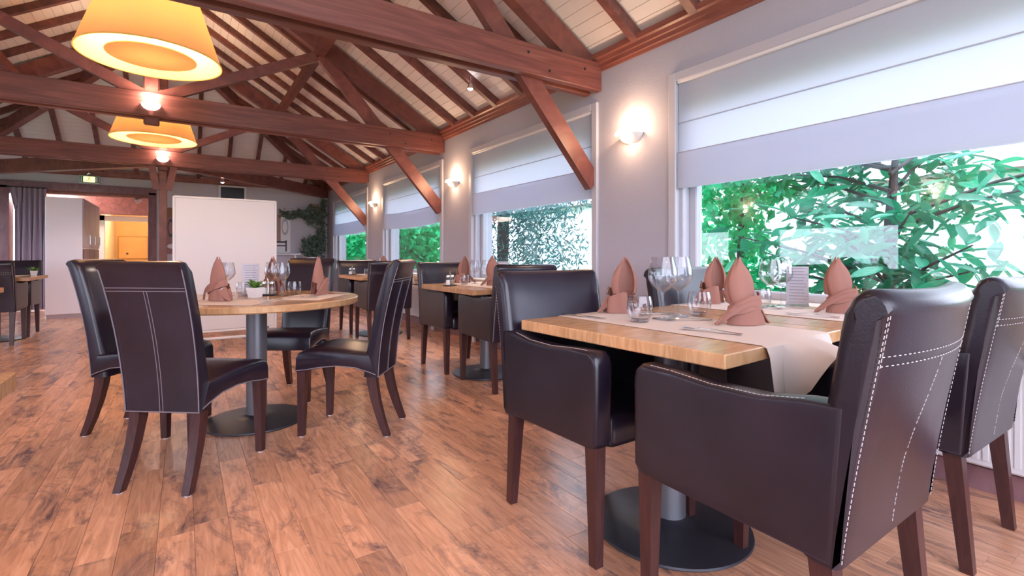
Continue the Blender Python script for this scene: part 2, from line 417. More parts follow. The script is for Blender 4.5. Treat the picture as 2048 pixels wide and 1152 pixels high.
q.loft([pts, [(p[0], p[1], p[2]+.05) for p in pts]]); q.build('roof_deck', 'roof_deck', ceil, 0)
RY = []
for a, b in ((0.03, 3.13), (3.13, 6.11), (6.11, 9.36)):
    for k in range(1, 6): RY.append(a+(b-a)*k/6)
RY += [.03, -.5, -1.0]
rd = .082
for y in RY:
    for side in (1, -1):
        q = MB(); a = (XR+side*.02, y, zb(XR)-rd/2*SEC); b = (XR+side*HS, y, ZE-rd/2*SEC)
        q.bar(a, b, .064, rd, (0, 0, 1)); q.build('rafter', 'rafter', ceil, 0)
for k in range(1, 6):                    # rafters beyond the last truss: they run from the hip down to the side walls
    y = YH+(YB-YH)*k/6
    for side in (1, -1):
        xa = XR+side*hip_x(y)
        q = MB().bar((xa, y, zb(xa)-rd/2*SEC), (XR+side*HS, y, ZE-rd/2*SEC), .064, rd); q.build('rafter', 'rafter', ceil, 0)
for k in range(-5, 6):                   # rafters of the hipped end
    xx = XR+HS*k/6; ys = YH+(YB-YH)*abs(k)/6
    q = MB().bar((xx, ys+.03, zb(xx)-rd/2*SEC-.01), (xx, YB, ZE-rd/2*SEC), .064, rd); q.build('rafter', 'rafter', ceil, 0)
for side in (1, -1):
    q = MB().bar((XR, YH, zb(XR)-.11), (XR+side*(HS-.02), YB-.02, ZE-.11), .11, .19); q.build('hip_rafter', 'beam', ceil, 0)
    xp = XR+side*1.60
    q = MB().bar((xp, YF, zb(xp)-.24), (xp, YH+1.4, zb(xp)-.24), .09, .11); q.build('purlin', 'beam', ceil, 0)
q = MB().bar((XR, YF, zb(XR)-.12), (XR, YH+.05, zb(XR)-.12), .09, .2); q.build('ridge_beam', 'beam', ceil, 0)

# trusses
TN = ['nearest roof truss of dark beams across the top of the picture', 'middle roof truss with a half-moon light between the two big lampshades',
      'farthest roof truss carried by a slim post before the end wall']
TZ0, TZ1 = 2.385, 2.615
for i, y in enumerate(TY):
    t = thing('roof_truss', TN[i], 'roof truss', (XR, y, 0), group='roof trusses')
    for s in (-1, 1):
        q = MB(); q.rbox(-HS-.0, HS-.0, s*.07-.035 if s > 0 else -.105, .105 if s > 0 else -.035, TZ0, TZ1, .006, 1)
        tb = q.build('tie_beam', 'beam_x', t, 30)
        for sx in (-1, 1):
            for bx, bz in ((2.98, 2.53), (2.62, 2.44), (2.42, 2.54)):
                MB().tube([(sx*bx, s*.1045, bz), (sx*bx, s*.1085, bz)], .011, 8).build('bolt', 'metal_black', tb, 0)
    q = MB().rbox(-.065, .065, -.034, .034, 2.315, zb(XR)-.2, .012, 1); q.build('king_post', 'beam', t, 30)
    for sx in (-1, 1):
        q = MB().bar((sx*(HS-.02), 0, ZE-.15), (sx*.05, 0, zb(XR)-.17), .10, .20); q.build('principal_rafter', 'beam', t, 0)
        q = MB().bar((sx*.06, 0, 2.60), (sx*1.56, 0, zb(XR+1.6)-.30), .066, .105); q.build('strut', 'beam', t, 0)
        q = MB().bar((sx*(HS-.005), 0, 1.62), (sx*1.62, 0, zb(XR+1.6)-.27), .068, .15); q.build('brace', 'beam', t, 0)
t3 = t
MB().rbox(-.052, .052, -.05, .05, 0, 2.315, .006, 1).build('post', 'beam', t3, 30)
for sx in (-1, 1):
    MB().bar((sx*.075, -.07, 2.02), (sx*.14, -.07, 2.38), .03, .09, (1, 0, 0)).build('bracket', 'beam', t3, 0)
for sx, lb in ((1, 'dark diagonal beam from the last truss to the corner by the windows'), (-1, 'dark diagonal beam from the last truss towards the left corner')):
    q = MB(); a = Vector((XR+sx*.18, YH+.2, 2.50)); b = Vector((XR+sx*(HS-.06), YB-.06, 2.50))
    q.bar(a, b, .13, .22); tag(q.build('diagonal_beam', 'beam', None, 0), lb, 'beam', group='diagonal roof beams')

# ------------------------------------------------------------------ windows with frames, sills, blinds
def window(n, y0, y1, xw, o):
    """o = +1: outside is +x"""
    t = thing('window_%d' % n, 'window', 'window', (xw, (y0+y1)/2, 0), 0 if o > 0 else PI, kind='structure')
    h = (y1-y0)/2
    for s in (-1, 1):
        MB().rbox(.09, .16, s*h-.10 if s > 0 else -h, h if s > 0 else -h+.10, Z0, Z1, .008, 1).build('stile', 'frame_paint', t, 30)
        MB().rbox(.02, .09, s*h-.045 if s > 0 else -h, h if s > 0 else -h+.045, Z0, Z1, .006, 1).build('inner_stile', 'frame_paint', t, 30)
        MB().rbox(-.022, .03, s*h-.012 if s > 0 else -h-.055, h+.055 if s > 0 else -h+.012, Z0-.02, Z1+.055, .006, 1).build('casing', 'frame_paint', t, 30)
    MB().rbox(.09, .16, -h+.10, h-.10, 2.06, Z1, .008, 1).build('top_rail', 'frame_paint', t, 30)
    MB().rbox(.09, .16, -h+.10, h-.10, Z0, Z0+.055, .008, 1).build('bottom_rail', 'frame_paint', t, 30)
    MB().rbox(-.022, .03, -h+.012, h-.012, Z1-.012, Z1+.055, .006, 1).build('casing', 'frame_paint', t, 30)
    MB().box(.12, .128, -h+.10, h-.10, Z0+.055, 2.06).build('pane', 'pane', t, 0)
    MB().rbox(-.14, .09, -h, h, Z0-.035, Z0+.008, .008, 1).build('sill', 'pale_wood', t, 30)
    return t
WL = ['large clear window by the nearest table with leafy bushes outside', 'window with a dark conifer behind it', 'third window from the front with bright green leaves behind',
      'farthest window beside the end wall']
for i, (a, b) in enumerate(WIN):
    window(i+1, a, b, XW, 1)['label'] = WL[i]
for i, (a, b) in enumerate(WIN):
    window(i+5, a, b, XL, -1)['label'] = 'window in the opposite wall, %s' % ['nearest the camera', 'second from the camera', 'third from the camera', 'by the curtain'][i]

def blind(y0, y1, x, o, label, zbot=1.49, sag=0.0, droop=0.0):
    t = thing('roman_blind', label, 'blind', (x, (y0+y1)/2, 0), 0 if o > 0 else PI, group='white roman blinds')
    h = (y1-y0)/2
    NY = 15; z2 = zbot+.245
    q = MB(); g_ = []
    for z in (2.225, 2.10, 1.95, 1.945, 1.94, 1.85, z2+.01, z2):
        dx = .008 if abs(z-1.945) < .003 else 0
        g_.append([(dx-.004*math.sin(3+9*k/NY)*sag, -h+2*h*k/NY, z-(droop*4*(k/NY)*(1-k/NY) if z < 1.9 else 0)) for k in range(NY+1)])
    q.sheet(g_, .0022); q.build('fabric_panel', 'blind', t)
    q = MB()
    for off in (-.016, .012):
        g_ = []
        for z in (z2+.006, z2-.1, zbot+.02, zbot):
            g_.append([(off-.006*sag*math.sin(2+7*k/NY), -h+2*h*k/NY, z-droop*4*(k/NY)*(1-k/NY)) for k in range(NY+1)])
        q.sheet(g_, .0022)
    q.build('bottom_fold', 'blind', t)
    q = MB()
    for z in (1.945, z2+.004):
        q.tube([(-.006 if z > z2+.01 else -.017, -h+2*h*k/NY, z-(droop*4*(k/NY)*(1-k/NY) if z < 1.9 else 0)) for k in range(NY+1)], .0035, 5)
    q.build('rod_seam', 'frame_paint', t)
    MB().rbox(-.02, .03, -h, h, 2.22, 2.25, .004, 1).build('head_rail', 'white_paint', t, 30)
    return t
BL = ['white roman blind over the large window by the nearest table', 'white roman blind over the window showing the conifer',
      'white roman blind with a sagging hem on the third window', 'white roman blind on the farthest window beside the end wall']
for i, (a, b) in enumerate(WIN):
    blind(a+.02, b-.02, XW+.005, 1, BL[i], [1.488, 1.50, 1.47, 1.47][i], [0, .6, 1, 1][i], [0, .0, .03, .02][i])
for i in (0, 1, 2):
    a, b = WIN[i]; blind(a+.02, b-.02, XL-.005, -1, 'white roman blind on the opposite wall, mirrored in the %s' % ['right end of the large window', 'middle of the large window', 'left end of the large window'][i], 1.5)

# panels and radiators under the windows
for i, (a, b) in enumerate(WIN[:3]):
    a_ = max(a, -.35); lab = ['by the nearest chairs', 'behind the middle window table', 'behind the far window table'][i]
    t = thing('radiator', 'white ribbed radiator under the window '+lab, 'radiator', (XW-.02, (a_+b)/2, 0), group='radiators')
    h = (b-a_)/2-.06
    MB().rbox(-.085, -.01, -h, h, .13, .555, .008, 1).build('body', 'radiator_white', t, 30)
    q = MB(); n = int(2*h/.032)
    for k in range(n):
        y = -h+.02+k*.032; q.box(-.0885, -.084, y, y+.018, .16, .52)
    q.build('rib', 'radiator_white', t, 0)
    MB().rbox(-.10, 0, -h-.005, h+.005, .55, .585, .006, 1).build('top_grille', 'white_paint', t, 30)
    for s in (-1, 1): MB().box(-.06, -.03, s*(h-.1)-.02, s*(h-.1)+.02, 0, .14).build('foot', 'radiator_white', t, 0)
    t = thing('sill_panel', 'pale wooden panel of two boards between sill and radiator '+lab, 'panel', (XW, (a_+b)/2, 0), group='sill panels')
    for z0, z1 in ((.60, .649), (.653, .703)): MB().rbox(-.115, 0, -h, h, z0, z1, .003, 1).build('board', 'pale_wood', t, 30)

# ------------------------------------------------------------------ lamps
def pendant(x, y, zr, label):
    t = thing('pendant_lamp', label, 'lamp', (x, y, zr), group='big orange pendant lamps')
    R0, R1, H = .455, .27, .58; n = 56
    MB().lathe([(R0, 0), (R1, H)], n).build('shade', 'shade', t)
    MB().lathe([(R0-.006, .002), (R1-.006, H-.002)], n).build('shade_lining', 'shade_inner', t)
    MB().lathe([(R0-.007, 0), (R0+.002, -.003), (R0+.002, .008), (R0-.007, .008)], n).build('rim', 'shade_inner', t)
    MB().lathe([(.001, .012), (.27, .012), (.285, .016), (.285, .022), (.001, .022)], n).build('diffuser_disc', 'shade', t)
    q = MB()
    for k in range(3):
        a = 2*PI*k/3+.4; q.tube([(.27*math.cos(a), .27*math.sin(a), .02), (.02*math.cos(a), .02*math.sin(a), H-.05)], .003, 5)
    q.build('frame_wire', 'steel', t)
    MB().tube([(0, 0, .3), (0, 0, H+.02), (0, 0, zb(XR)-.2-zr)], [.02, .008, .006], 8).build('cable', 'white_paint', t)
    for k in range(3):
        a = 2*PI*k/3+1.4; px, py = .13*math.cos(a), .13*math.sin(a)
        MB().lathe([(.001, .03), (.02, .035), (.03, .06), (.027, .085), (.014, .11), (.012, .14)], 12, c=(px, py, .12)).build('bulb', 'bulb', t)
    add_light('lamp_light', 'POINT', (0, 0, .28), 27, (1.0, .72, .48), .10, parent=t)
    return t
pendant(-.20, 4.62, 2.495, 'big orange cone lampshade nearest the camera, cut by the top edge')
pendant(-.31, 7.72, 2.47, 'orange cone lampshade hanging between the second and third truss')

pendant(-.20, 1.52, 2.495, 'unseen orange cone lampshade above the camera, added to light the near floor and ceiling')  # unseen lamp added in line with the other two, brightens near floor and ceiling

def sconce(loc, rz, label, warm=5.0):
    """half dish on the wall, local -y points into the room"""
    t = thing('wall_sconce', label, 'wall lamp', loc, rz, group='wall sconces')
    def dish(r, d, z0, dz):
        rings = []
        for i in range(7):
            a = PI/2*i/6; rr, zz = r*math.cos(a), -dz*math.sin(a)
            rings.append([(rr*math.cos(PI+PI*k/14)+.0, rr*math.sin(PI+PI*k/14)*d, z0+zz) for k in range(15)])
        return rings
    q = MB(); g_ = dish(.105, .95, 0, .075); q.sheet(g_[:-1], .004); q.build('dish', 'white_paint', t)
    MB().rbox(-.05, .05, -.012, 0, -.06, .03, .004, 1).build('wall_plate', 'white_paint', t, 30)
    M = Matrix.Translation((-.055, -.055, .012)) @ Matrix.Rotation(math.radians(-16), 4, 'Y')
    MB().lathe([(.001, 0), (.06, 0), (.062, .003), (.06, .006), (.001, .006)], 20, M).build('top_fin', 'white_paint', t)
    MB().lathe([(.001, -.045), (.028, -.035), (.04, -.005), (.034, .03), (.001, .045)], 14, c=(.008, -.06, -.01)).build('bulb', 'bulb', t)
    add_light('sconce_light', 'POINT', (.01, -.10, .04), warm, WARM, .03, parent=t)
    add_light('sconce_light', 'POINT', (.0, -.115, -.06), warm*.3, WARM, .03, parent=t)
    return t
SY = [2.69, 5.70, 8.88]
for y, lb in zip(SY, ['glowing wall sconce on the pillar beside the large window', 'glowing wall sconce on the pillar past the conifer window', 'glowing wall sconce on the farthest pillar']):
    sconce((XW, y, 1.955), -PI/2, lb)
for y, lb in zip(SY[:2], ['wall sconce opposite, mirrored in the middle of the large window', 'wall sconce opposite, mirrored at the left edge of the large window']):
    sconce((XL, y, 1.955), PI/2, lb)
for y, lb in ((TY[1], 'half-moon light on the middle truss under the big lampshade'), (TY[2], 'half-moon light on the farthest truss above the slim post')):
    t = thing('beam_light', lb, 'wall lamp', (XR, y-.105, 2.50), 0, group='half-moon beam lights')
    q = MB(); rings = []
    for i in range(6):
        a = PI*.42*i/5; rr, zz = .078*math.cos(a), -.062*math.sin(a)
        rings.append([(rr*math.cos(PI+PI*k/14), rr*math.sin(PI+PI*k/14)*.8, zz) for k in range(15)])
    q.sheet(rings, .004); q.build('bowl', 'bowl_glow', t)
    MB().rbox(-.045, .045, -.012, 0, -.04, .02, .004, 1).build('back_plate', 'white_paint', t, 30)
    add_light('beam_light_source', 'POINT', (0, -.045, .09), 7, (1, .74, .60), .03, parent=t)
def spot(loc, label, e=45, d=(0, 0, -1)):
    t = thing('ceiling_spot', label, 'spotlight', loc, 0, group='small ceiling spots')
    MB().lathe([(.022, .05), (.026, .045), (.036, .0), (.033, -.002), (.03, .004)], 14).build('housing', 'steel', t)
    MB().lathe([(.001, -.014), (.016, -.010), (.027, .003), (.027, .012), (.001, .012)], 14).build('bulb', 'bulb_white', t)
    MB().tube([(0, 0, .045), (0, 0, .13)], .008, 6).build('stem', 'steel', t)
    add_light('spot_source', 'SPOT', (0, 0, -.03), e, (1, .82, .66), .03, rot=(0, math.radians(34), 0), spot=math.radians(74), parent=t)
spot((2.50, 4.57, 2.76), 'bright little spot on a rafter above the conifer window')
spot((2.50, 7.74, 2.76), 'little spot on a rafter above the third window')
spot((.57, 10.2, 2.31), 'little spot under the diagonal beam above the dark screen')

# ------------------------------------------------------------------ chairs
def sm(t): t = min(1, max(0, t)); return t*t*(3-2*t)
def make_armchair():
    t = thing('armchair', 'armchair', 'chair', group='dark leather armchairs')
    W_ = .54; ZB, ZT = .375, .955
    def yr(z): return -.268-.088*max(0, (z-ZB)/(ZT-ZB))**1.15
    def ring(xn):
        e = max(0, (abs(xn)-.90)/.10); th = .080*(1-.42*e**3); ct = yr
        curv = lambda z: -.034*(1-xn*xn)*sm((z-.5)/.35)
        zt = ZT-.012*e*e-.006*(1-xn*xn); inset = .013*e**3; pts = []
        zs = [ZB, .45, .55, .65, .75, .83, zt-.05]
        for z in zs: pts.append((yr(z)+curv(z)+th, z))                      # front, going up
        rc = th/2; yc = yr(zt)+curv(zt)+rc
        for k in range(1, 10):
            a = PI*k/10; pts.append((yc+(rc+inset*.5)*math.cos(a)+inset*.5, zt-.05+.05*math.sin(a)))
        for z in zs[::-1]: pts.append((yr(z)+curv(z)+inset, z))             # rear, going down
        return pts
    xs = [-1, -.992, -.975, -.95, -.90, -.75, -.5, -.25, 0, .25, .5, .75, .90, .95, .975, .992, 1]
    def inner(x, r, k):
        cy_, cz_ = sum(p[0] for p in r)/len(r), sum(p[1] for p in r)/len(r); return [(x, cy_+(p[0]-cy_)*k, cz_+(p[1]-cz_)*(1-(1-k)*.15)) for p in r]
    q = MB(); q.loft([inner(-W_/2, ring(-1), .6)]+[[(xn*W_/2, y, z) for y, z in ring(xn)] for xn in xs]+[inner(W_/2, ring(1), .6)]); back = q.build('backrest', 'leather', t, 50)
    for s in (-1, 1):
        q = MB(); prof = []                                                # side panel with a gently dished arm top
        for y, z in ((-.262, .376), (.24, .386), (.262, .392), (.275, .41), (.277, .66), (.270, .688), (.25, .705), (.15, .702), (.03, .692), (-.10, .694), (-.20, .71), (-.285, .715)):
            prof.append((y, z))
        cy, cz = .02, .545; x0, x1 = W_/2-.078, W_/2+.001
        def pr(x, k): return [(s*x, cy+(y-cy)*k, cz+(z-cz)*k) for y, z in prof]
        q.loft([pr(x0, .80), pr(x0, .93), pr(x0, .955), pr(x0+.008, .985), pr(x0+.018, 1), pr(x1-.018, 1), pr(x1-.007, .988), pr(x1-.0008, .965), pr(x1, .93), pr(x1, .80)])
        arm = q.build('armrest', 'leather', t, 50)
        st = MB()
        xx = s*(x1-.004)
        st.dashes([(xx, .258, .42), (xx, .262, .66), (xx, .235, .695)], (s, 0, 0)); xx = s*(x1-.013)
        st.dashes([(xx, .22, .7055), (xx, .15, .7035), (xx, .03, .6935), (xx, -.10, .6955), (xx, -.2, .711)], (0, 0, 1))
        st.build('stitching', 'stitch', arm, 0)
    MB().rbox(-.195, .195, -.21, .262, .372, .485, .028, 3).build('seat', 'leather', t, 50)
    for s in (-1, 1):
        MB().bar((s*.238, .238, .395), (s*.238, .242, .0), .048, .048, (0, 1, 0), .032, .032).build('leg', 'leg_wood', t, 0)
        MB().bar((s*.236, -.225, .395), (s*.236, -.262, .0), .048, .048, (0, 1, 0), .032, .034).build('leg', 'leg_wood', t, 0)
    st = MB()
    def rear(xn, z): return (xn*W_/2, yr(z)-.034*(1-xn*xn)*sm((z-.5)/.35)-.0006, z)
    for s in (-1, 1):
        for xo in (.968, .945) :
            zz = [.39+.012*k for k in range(44)] if xo > .95 else [.80+.012*k for k in range(10)]
            st.dashes([rear(s*xo, z) for z in zz], (0, -1, 0))
    for z in (.803, .822): st.dashes([rear(-.945+.063*k, z) for k in range(31)], (0, -1, 0))
    st.dashes([rear(0, .40+.02*k) for k in range(21)], (0, -1, 0), w=.0012)
    st.build('stitching', 'stitch', back, 0)
    return t
def make_dining_chair():
    t = thing('dining_chair', 'dining chair', 'chair', group='dark leather dining chairs')
    ZB, ZT = .335, .995
    def yr(z): k = (z-ZB)/(ZT-ZB); return -.205-.03*k-.10*k*k
    def hw(z): return (.345+.03*(z-ZB)/(ZT-ZB))/2
    def ring(xn):
        e = max(0, (abs(xn)-.86)/.14); th = .072*(1-.25*e*e); pts = []
        zt = ZT-.008*e*e; zs = [ZB, .40, .47, .55, .65, .75, .85, .92, zt-.04]
        ins = .006*e*e
        for z in zs: pts.append((yr(z)+th+.018*(1-sm((z-.34)/.3)), z))
        yc, rc = yr(zt)+th/2, th/2
        for k in range(1, 6): a = PI*k/6; pts.append((yc+rc*math.cos(a)-.004, zt-.036+.036*math.sin(a)))
        for z in zs[::-1]: pts.append((yr(z)+ins, z))
        return pts
    xs = [-1, -.98, -.94, -.86, -.5, 0, .5, .86, .94, .98, 1]
    q = MB(); q.loft([[(xn*hw(z), y, z) for y, z in ring(xn)] for xn in xs]); back = q.build('backrest', 'leather', t, 50)
    def sw(y): return (.36+(.43-.36)*min(1, max(0, (y+.2)/.45)))/2
    top = [(-.16, .462), (-.08, .470), (.02, .482), (.12, .489), (.20, .486), (.238, .472), (.25, .446)]
    bot = [(.252, .366), (.20, .371), (.12, .388), (.02, .397), (-.08, .385), (-.16, .353), (-.195, .335)]
    prof = top+bot; cy, cz = .03, .42
    def sr(xn, k, kz): return [(xn*sw(y), cy+(y-cy)*k, cz+(z-cz)*kz) for y, z in prof]
    q = MB(); q.loft([sr(-1, .985, .80), sr(-.985, .993, .92), sr(-.94, 1, 1), sr(-.5, 1, 1.03), sr(0, 1, 1.05), sr(.5, 1, 1.03), sr(.94, 1, 1), sr(.985, .993, .92), sr(1, .985, .80)])
    seat = q.build('seat', 'leather', t, 50)
    pp = MB()
    for s in (-1, 1):
        pp.tube([(s*(sw(y)+.0005), cy+(y-cy)*.985, cz+(z-cz)*.80) for y, z in bot], .0028, 5)
    pp.tube([(xn*sw(.25), .249, .376) for xn in (-1, -.5, 0, .5, 1)], .0028, 5)
    pp.build('piping', 'piping', seat)
    pp = MB()
    for s in (-1, 1):
        pp.tube([(s*(hw(z)-.003), yr(z)+.001, z) for z in [ZB+.03*k for k in range(22)]], .0028, 5)
    pp.tube([(xn*hw(ZB), yr(ZB), ZB+.002) for xn in (-1, -.5, 0, .5, 1)], .0028, 5)
    for z in (.868, .882): pp.tube([(xn*hw(z), yr(z)-.0005, z) for xn in (-.97, -.5, 0, .5, .97)], .0016, 5)
    for xo in (-.007, .007): pp.tube([(xo, yr(z)-.0005, z) for z in [ZB+.028*k for k in range(20)]], .0016, 5)
    pp.build('piping', 'piping', back)
    for s in (-1, 1):
        lg = MB().bar((s*.180, .222, .41), (s*.185, .228, .006), .048, .048, (0, 1, 0), .033, .033).build('leg', 'leg_wood', t, 0)
        MB().lathe([(.001, 0), (.013, 0), (.013, .007), (.001, .007)], 10, c=(s*.185, .228, 0)).build('glide', 'white_paint', lg, 0)
        q = MB(); P = [(s*.140, -.158, .40), (s*.142, -.165, .30), (s*.146, -.185, .20), (s*.150, -.215, .10), (s*.155, -.25, .006)]; rg = []
        for k, p in enumerate(P):
            a = .029-.0028*k; b = .025-.002*k
            rg.append([(p[0]+i*b, p[1]+j*a, p[2]) for i, j in ((-1,-1),(1,-1),(1,1),(-1,1))])
        lg = q.loft(rg).build('leg', 'leg_wood', t, 30)
        MB().lathe([(.001, 0), (.013, 0), (.013, .007), (.001, .007)], 10, c=(s*.155, -.25, 0)).build('glide', 'white_paint', lg, 0)
    return t
ac = make_armchair(); dc = make_dining_chair()
G1 = 'leather chairs around the round table'
place(dc, (.045, 2.80, 0), math.radians(-38), 'dark leather dining chair turned away from us at the round table', G1)
place(dc, (-.17, 3.64, 0), math.radians(-124), 'dark leather dining chair half hidden at the left of the round table', G1)
place(dc, (.845, 2.985, 0), math.radians(53), 'dark leather dining chair seen from the side at the right of the round table', G1)
place(dc, (.685, 3.93, 0), math.radians(146), 'dark leather dining chair facing us behind the round table', G1)
G2 = 'leather armchairs at the window tables'
place(ac, (1.372, .745, 0), math.radians(1), 'large dark leather armchair nearest the camera with stitched back', G2)
place(ac, (2.335, .78, 0), 0, 'dark leather armchair by the radiator, right behind the nearest armchair', G2)
place(ac, (1.365, 1.445, 0), PI, 'dark leather armchair on the far left side of the nearest table', G2)
place(ac, (2.32, 1.47, 0), PI, 'dark leather armchair facing us at the window end of the nearest table', G2)
place(ac, (2.14, 3.36, 0), 0, 'dark leather armchair with its back to us at the middle window table', G2)
place(ac, (2.11, 4.08, 0), PI, 'dark leather armchair facing us across the middle window table', G2)
place(ac, (2.03, 5.95, 0), 0, 'dark leather armchair with its back to us at the far window table', G2)
place(ac, (2.03, 6.70, 0), PI, 'dark leather armchair facing us across the far window table', G2)
G3 = 'leather armchairs at the left tables'
place(ac, (-1.86, 8.05, 0), 0, 'dark leather armchair with its back to us at the far left table', G3)
place(ac, (-1.86, 8.72, 0), PI, 'dark leather armchair on the far side of the far left table', G3)

# ------------------------------------------------------------------ tables
TT, TH = .757, .04
def table(shape, dims, loc, rz, label):
    t = thing('round_table' if shape == 'round' else 'dining_table', label, 'table', loc, rz, group='oak pedestal tables')
    if shape == 'round':
        R_ = dims; MB().lathe([(.001, TT-TH), (R_-.006, TT-TH), (R_, TT-TH+.006), (R_, TT-.006), (R_-.006, TT), (.001, TT)], 72).build('tabletop', 'table_oak', t)
    else:
        a, b = dims
        MB().rbox(-a/2, a/2, -b/2, b/2, TT-TH, TT, .003, 1).build('tabletop', 'table_oak', t, 30)
    MB().rbox(-.16, .16, -.16, .16, TT-TH-.012, TT-TH, .003, 1).build('mounting_plate', 'metal_black', t, 30)
    MB().lathe([(.058, .025), (.058, TT-TH-.01)], 28).build('column', 'metal_grey', t)
    MB().lathe([(.001, 0), (.285, 0), (.29, .005), (.288, .012), (.24, .019), (.12, .03), (.07, .036), (.06, .045), (.001, .045)], 56).build('base', 'metal_black', t)
    return t
RC = (.375, 3.43)
table('round', .60, (*RC, 0), .3, 'round oak table on a grey pedestal ringed by four dining chairs')
RZ1 = math.radians(3)
table('rect', (.745, .88), (1.535, 1.235, 0), RZ1, 'oak table nearest the camera with bare front corner')
table('rect', (.745, .88), (2.283, 1.27, 0), RZ1, 'oak table against the large window, joined to the nearest table')
table('rect', (.80, .95), (2.19, 3.71, 0), 0, 'oak table in front of the conifer window')
table('rect', (.80, .95), (2.13, 6.34, 0), 0, 'oak table in front of the third window')
table('rect', (.80, .95), (-1.90, 8.38, 0), 0, 'oak table at the far left before the curtain')
table('rect', (.80, .95), (-1.62, 5.16, 0), 0, 'oak table corner peeking in at the left edge, level with the plant pot')
table('rect', (.75, .90), (-.69, 1.10, 0), 0, 'oak table corner low at the left edge of the picture')
def runner(loc, rz, wd, ln, drop, label, sup=(9, 9)):
    """cloth over a table, along y, hanging at both ends; where an armrest stands below (sup) it rests on it"""
    t = thing('table_runner', label, 'runner', loc, rz, group='pale table runners'); g_ = []
    path = [(-1, v) for v in (1, .8, .6, .4, .2, .0)]+[(0, k) for k in range(0, 11)]+[(1, v) for v in (0, .2, .4, .6, .8, 1)]
    for sgn, v in path:
        row = []
        for k in range(25):
            x = (k/24-.5)*wd
            if sgn == 0: row.append((x, -ln/2+.006+(ln-.012)*v/10, .0025)); continue
            e = max(0, sup[0]-x, x-sup[1]); hang = sm(e/.10)*(sup[0] < 9)+(sup[0] >= 9)
            dz = -(.034+(drop-.034)*hang)*v**(1+.2*hang) if v > 0 else 0
            out = .012+.11*v*(1-hang)+hang*v*(.022+.014*math.sin(k*.95)+.008*math.sin(k*1.9+1))
            row.append((x*(1+.04*v), sgn*(ln/2+out-(.004 if v == 0 else 0)), dz-(.004 if v == 0 else 0)))
        g_.append(row)
    MB().sheet(g_, .002).build('cloth', 'runner', t)
    return t
runner((1.575, 1.237, TT), RZ1, .42, .88, .19, 'pale pink runner on the nearest table with a hanging end', (-.03, .08))
runner((2.32, 1.272, TT), RZ1, .36, .88, .17, 'pale pink runner on the table against the large window', (-.3, -.15))
runner((2.24, 3.71, TT), 0, .46, .95, .17, 'pale runner on the table before the conifer window', (.05, .18))
runner((2.16, 6.34, TT), 0, .46, .95, .17, 'pale runner on the table before the third window', (.05, .16))
runner((-1.90, 8.38, TT), 0, .46, .95, .17, 'pale runner on the far left table')
# round paper mats on the round table
def mat(loc, rz, label):
    t = MB().rbox(-.21, .21, -.15, .15, 0, .0015, .0006, 1).build('place_mat', 'runner', None, 0, loc); t.rotation_euler = (0, 0, rz)
    return tag(t, label, 'place mat', 'mats on the round table')
mat((RC[0]-.16, RC[1]-.28, TT+.0005), math.radians(-38), 'pale mat under the nearest napkin of the round table')
mat((RC[0]+.28, RC[1]-.16, TT+.0005), math.radians(53), 'pale mat at the right side of the round table')

# ------------------------------------------------------------------ table things
ZT_ = TT+.0045
def lathe_glass(name, prof, label, cat, group):
    t = thing(name, label, cat, group=group); MB().lathe(prof[0], 28).build(prof[1], 'glass', t, 60)
    for p, nm in prof[2:] if len(prof) > 2 else []: MB().lathe(p, 28).build(nm, 'glass', t, 60)
    return t
def make_wine():
    t = thing('wine_glass', 'wine glass', 'glass', group='wine glasses')
    MB().lathe([(.004, .092), (.015, .097), (.036, .116), (.048, .136), (.0495, .15), (.045, .185), (.038, .214), (.0372, .214), (.0442, .185), (.0485, .15), (.047, .137), (.035, .118), (.014, .099), (.001, .097)], 32).build('bowl', 'glass', t, 60)
    MB().lathe([(.0048, .006), (.0035, .03), (.0035, .075), (.006, .094)], 12).build('stem', 'glass', t, 60)
    MB().lathe([(.001, 0), (.036, 0), (.0362, .0014), (.02, .003), (.005, .0075)], 32).build('foot', 'glass', t, 60)
    return t
def make_tumbler():
    t = thing('tumbler', 'tumbler', 'glass', group='water tumblers')
    MB().lathe([(.001, 0), (.028, 0), (.031, .004), (.04, .025), (.043, .045), (.041, .068), (.0365, .086), (.0355, .086), (.0398, .068), (.0418, .045), (.0388, .026), (.029, .011), (.001, .009)], 32).build('cup', 'glass', t, 60)
    MB().lathe([(.001, .0015), (.0275, .0015), (.0285, .0085), (.001, .0085)], 28).build('base', 'glass', t, 60)
    return t
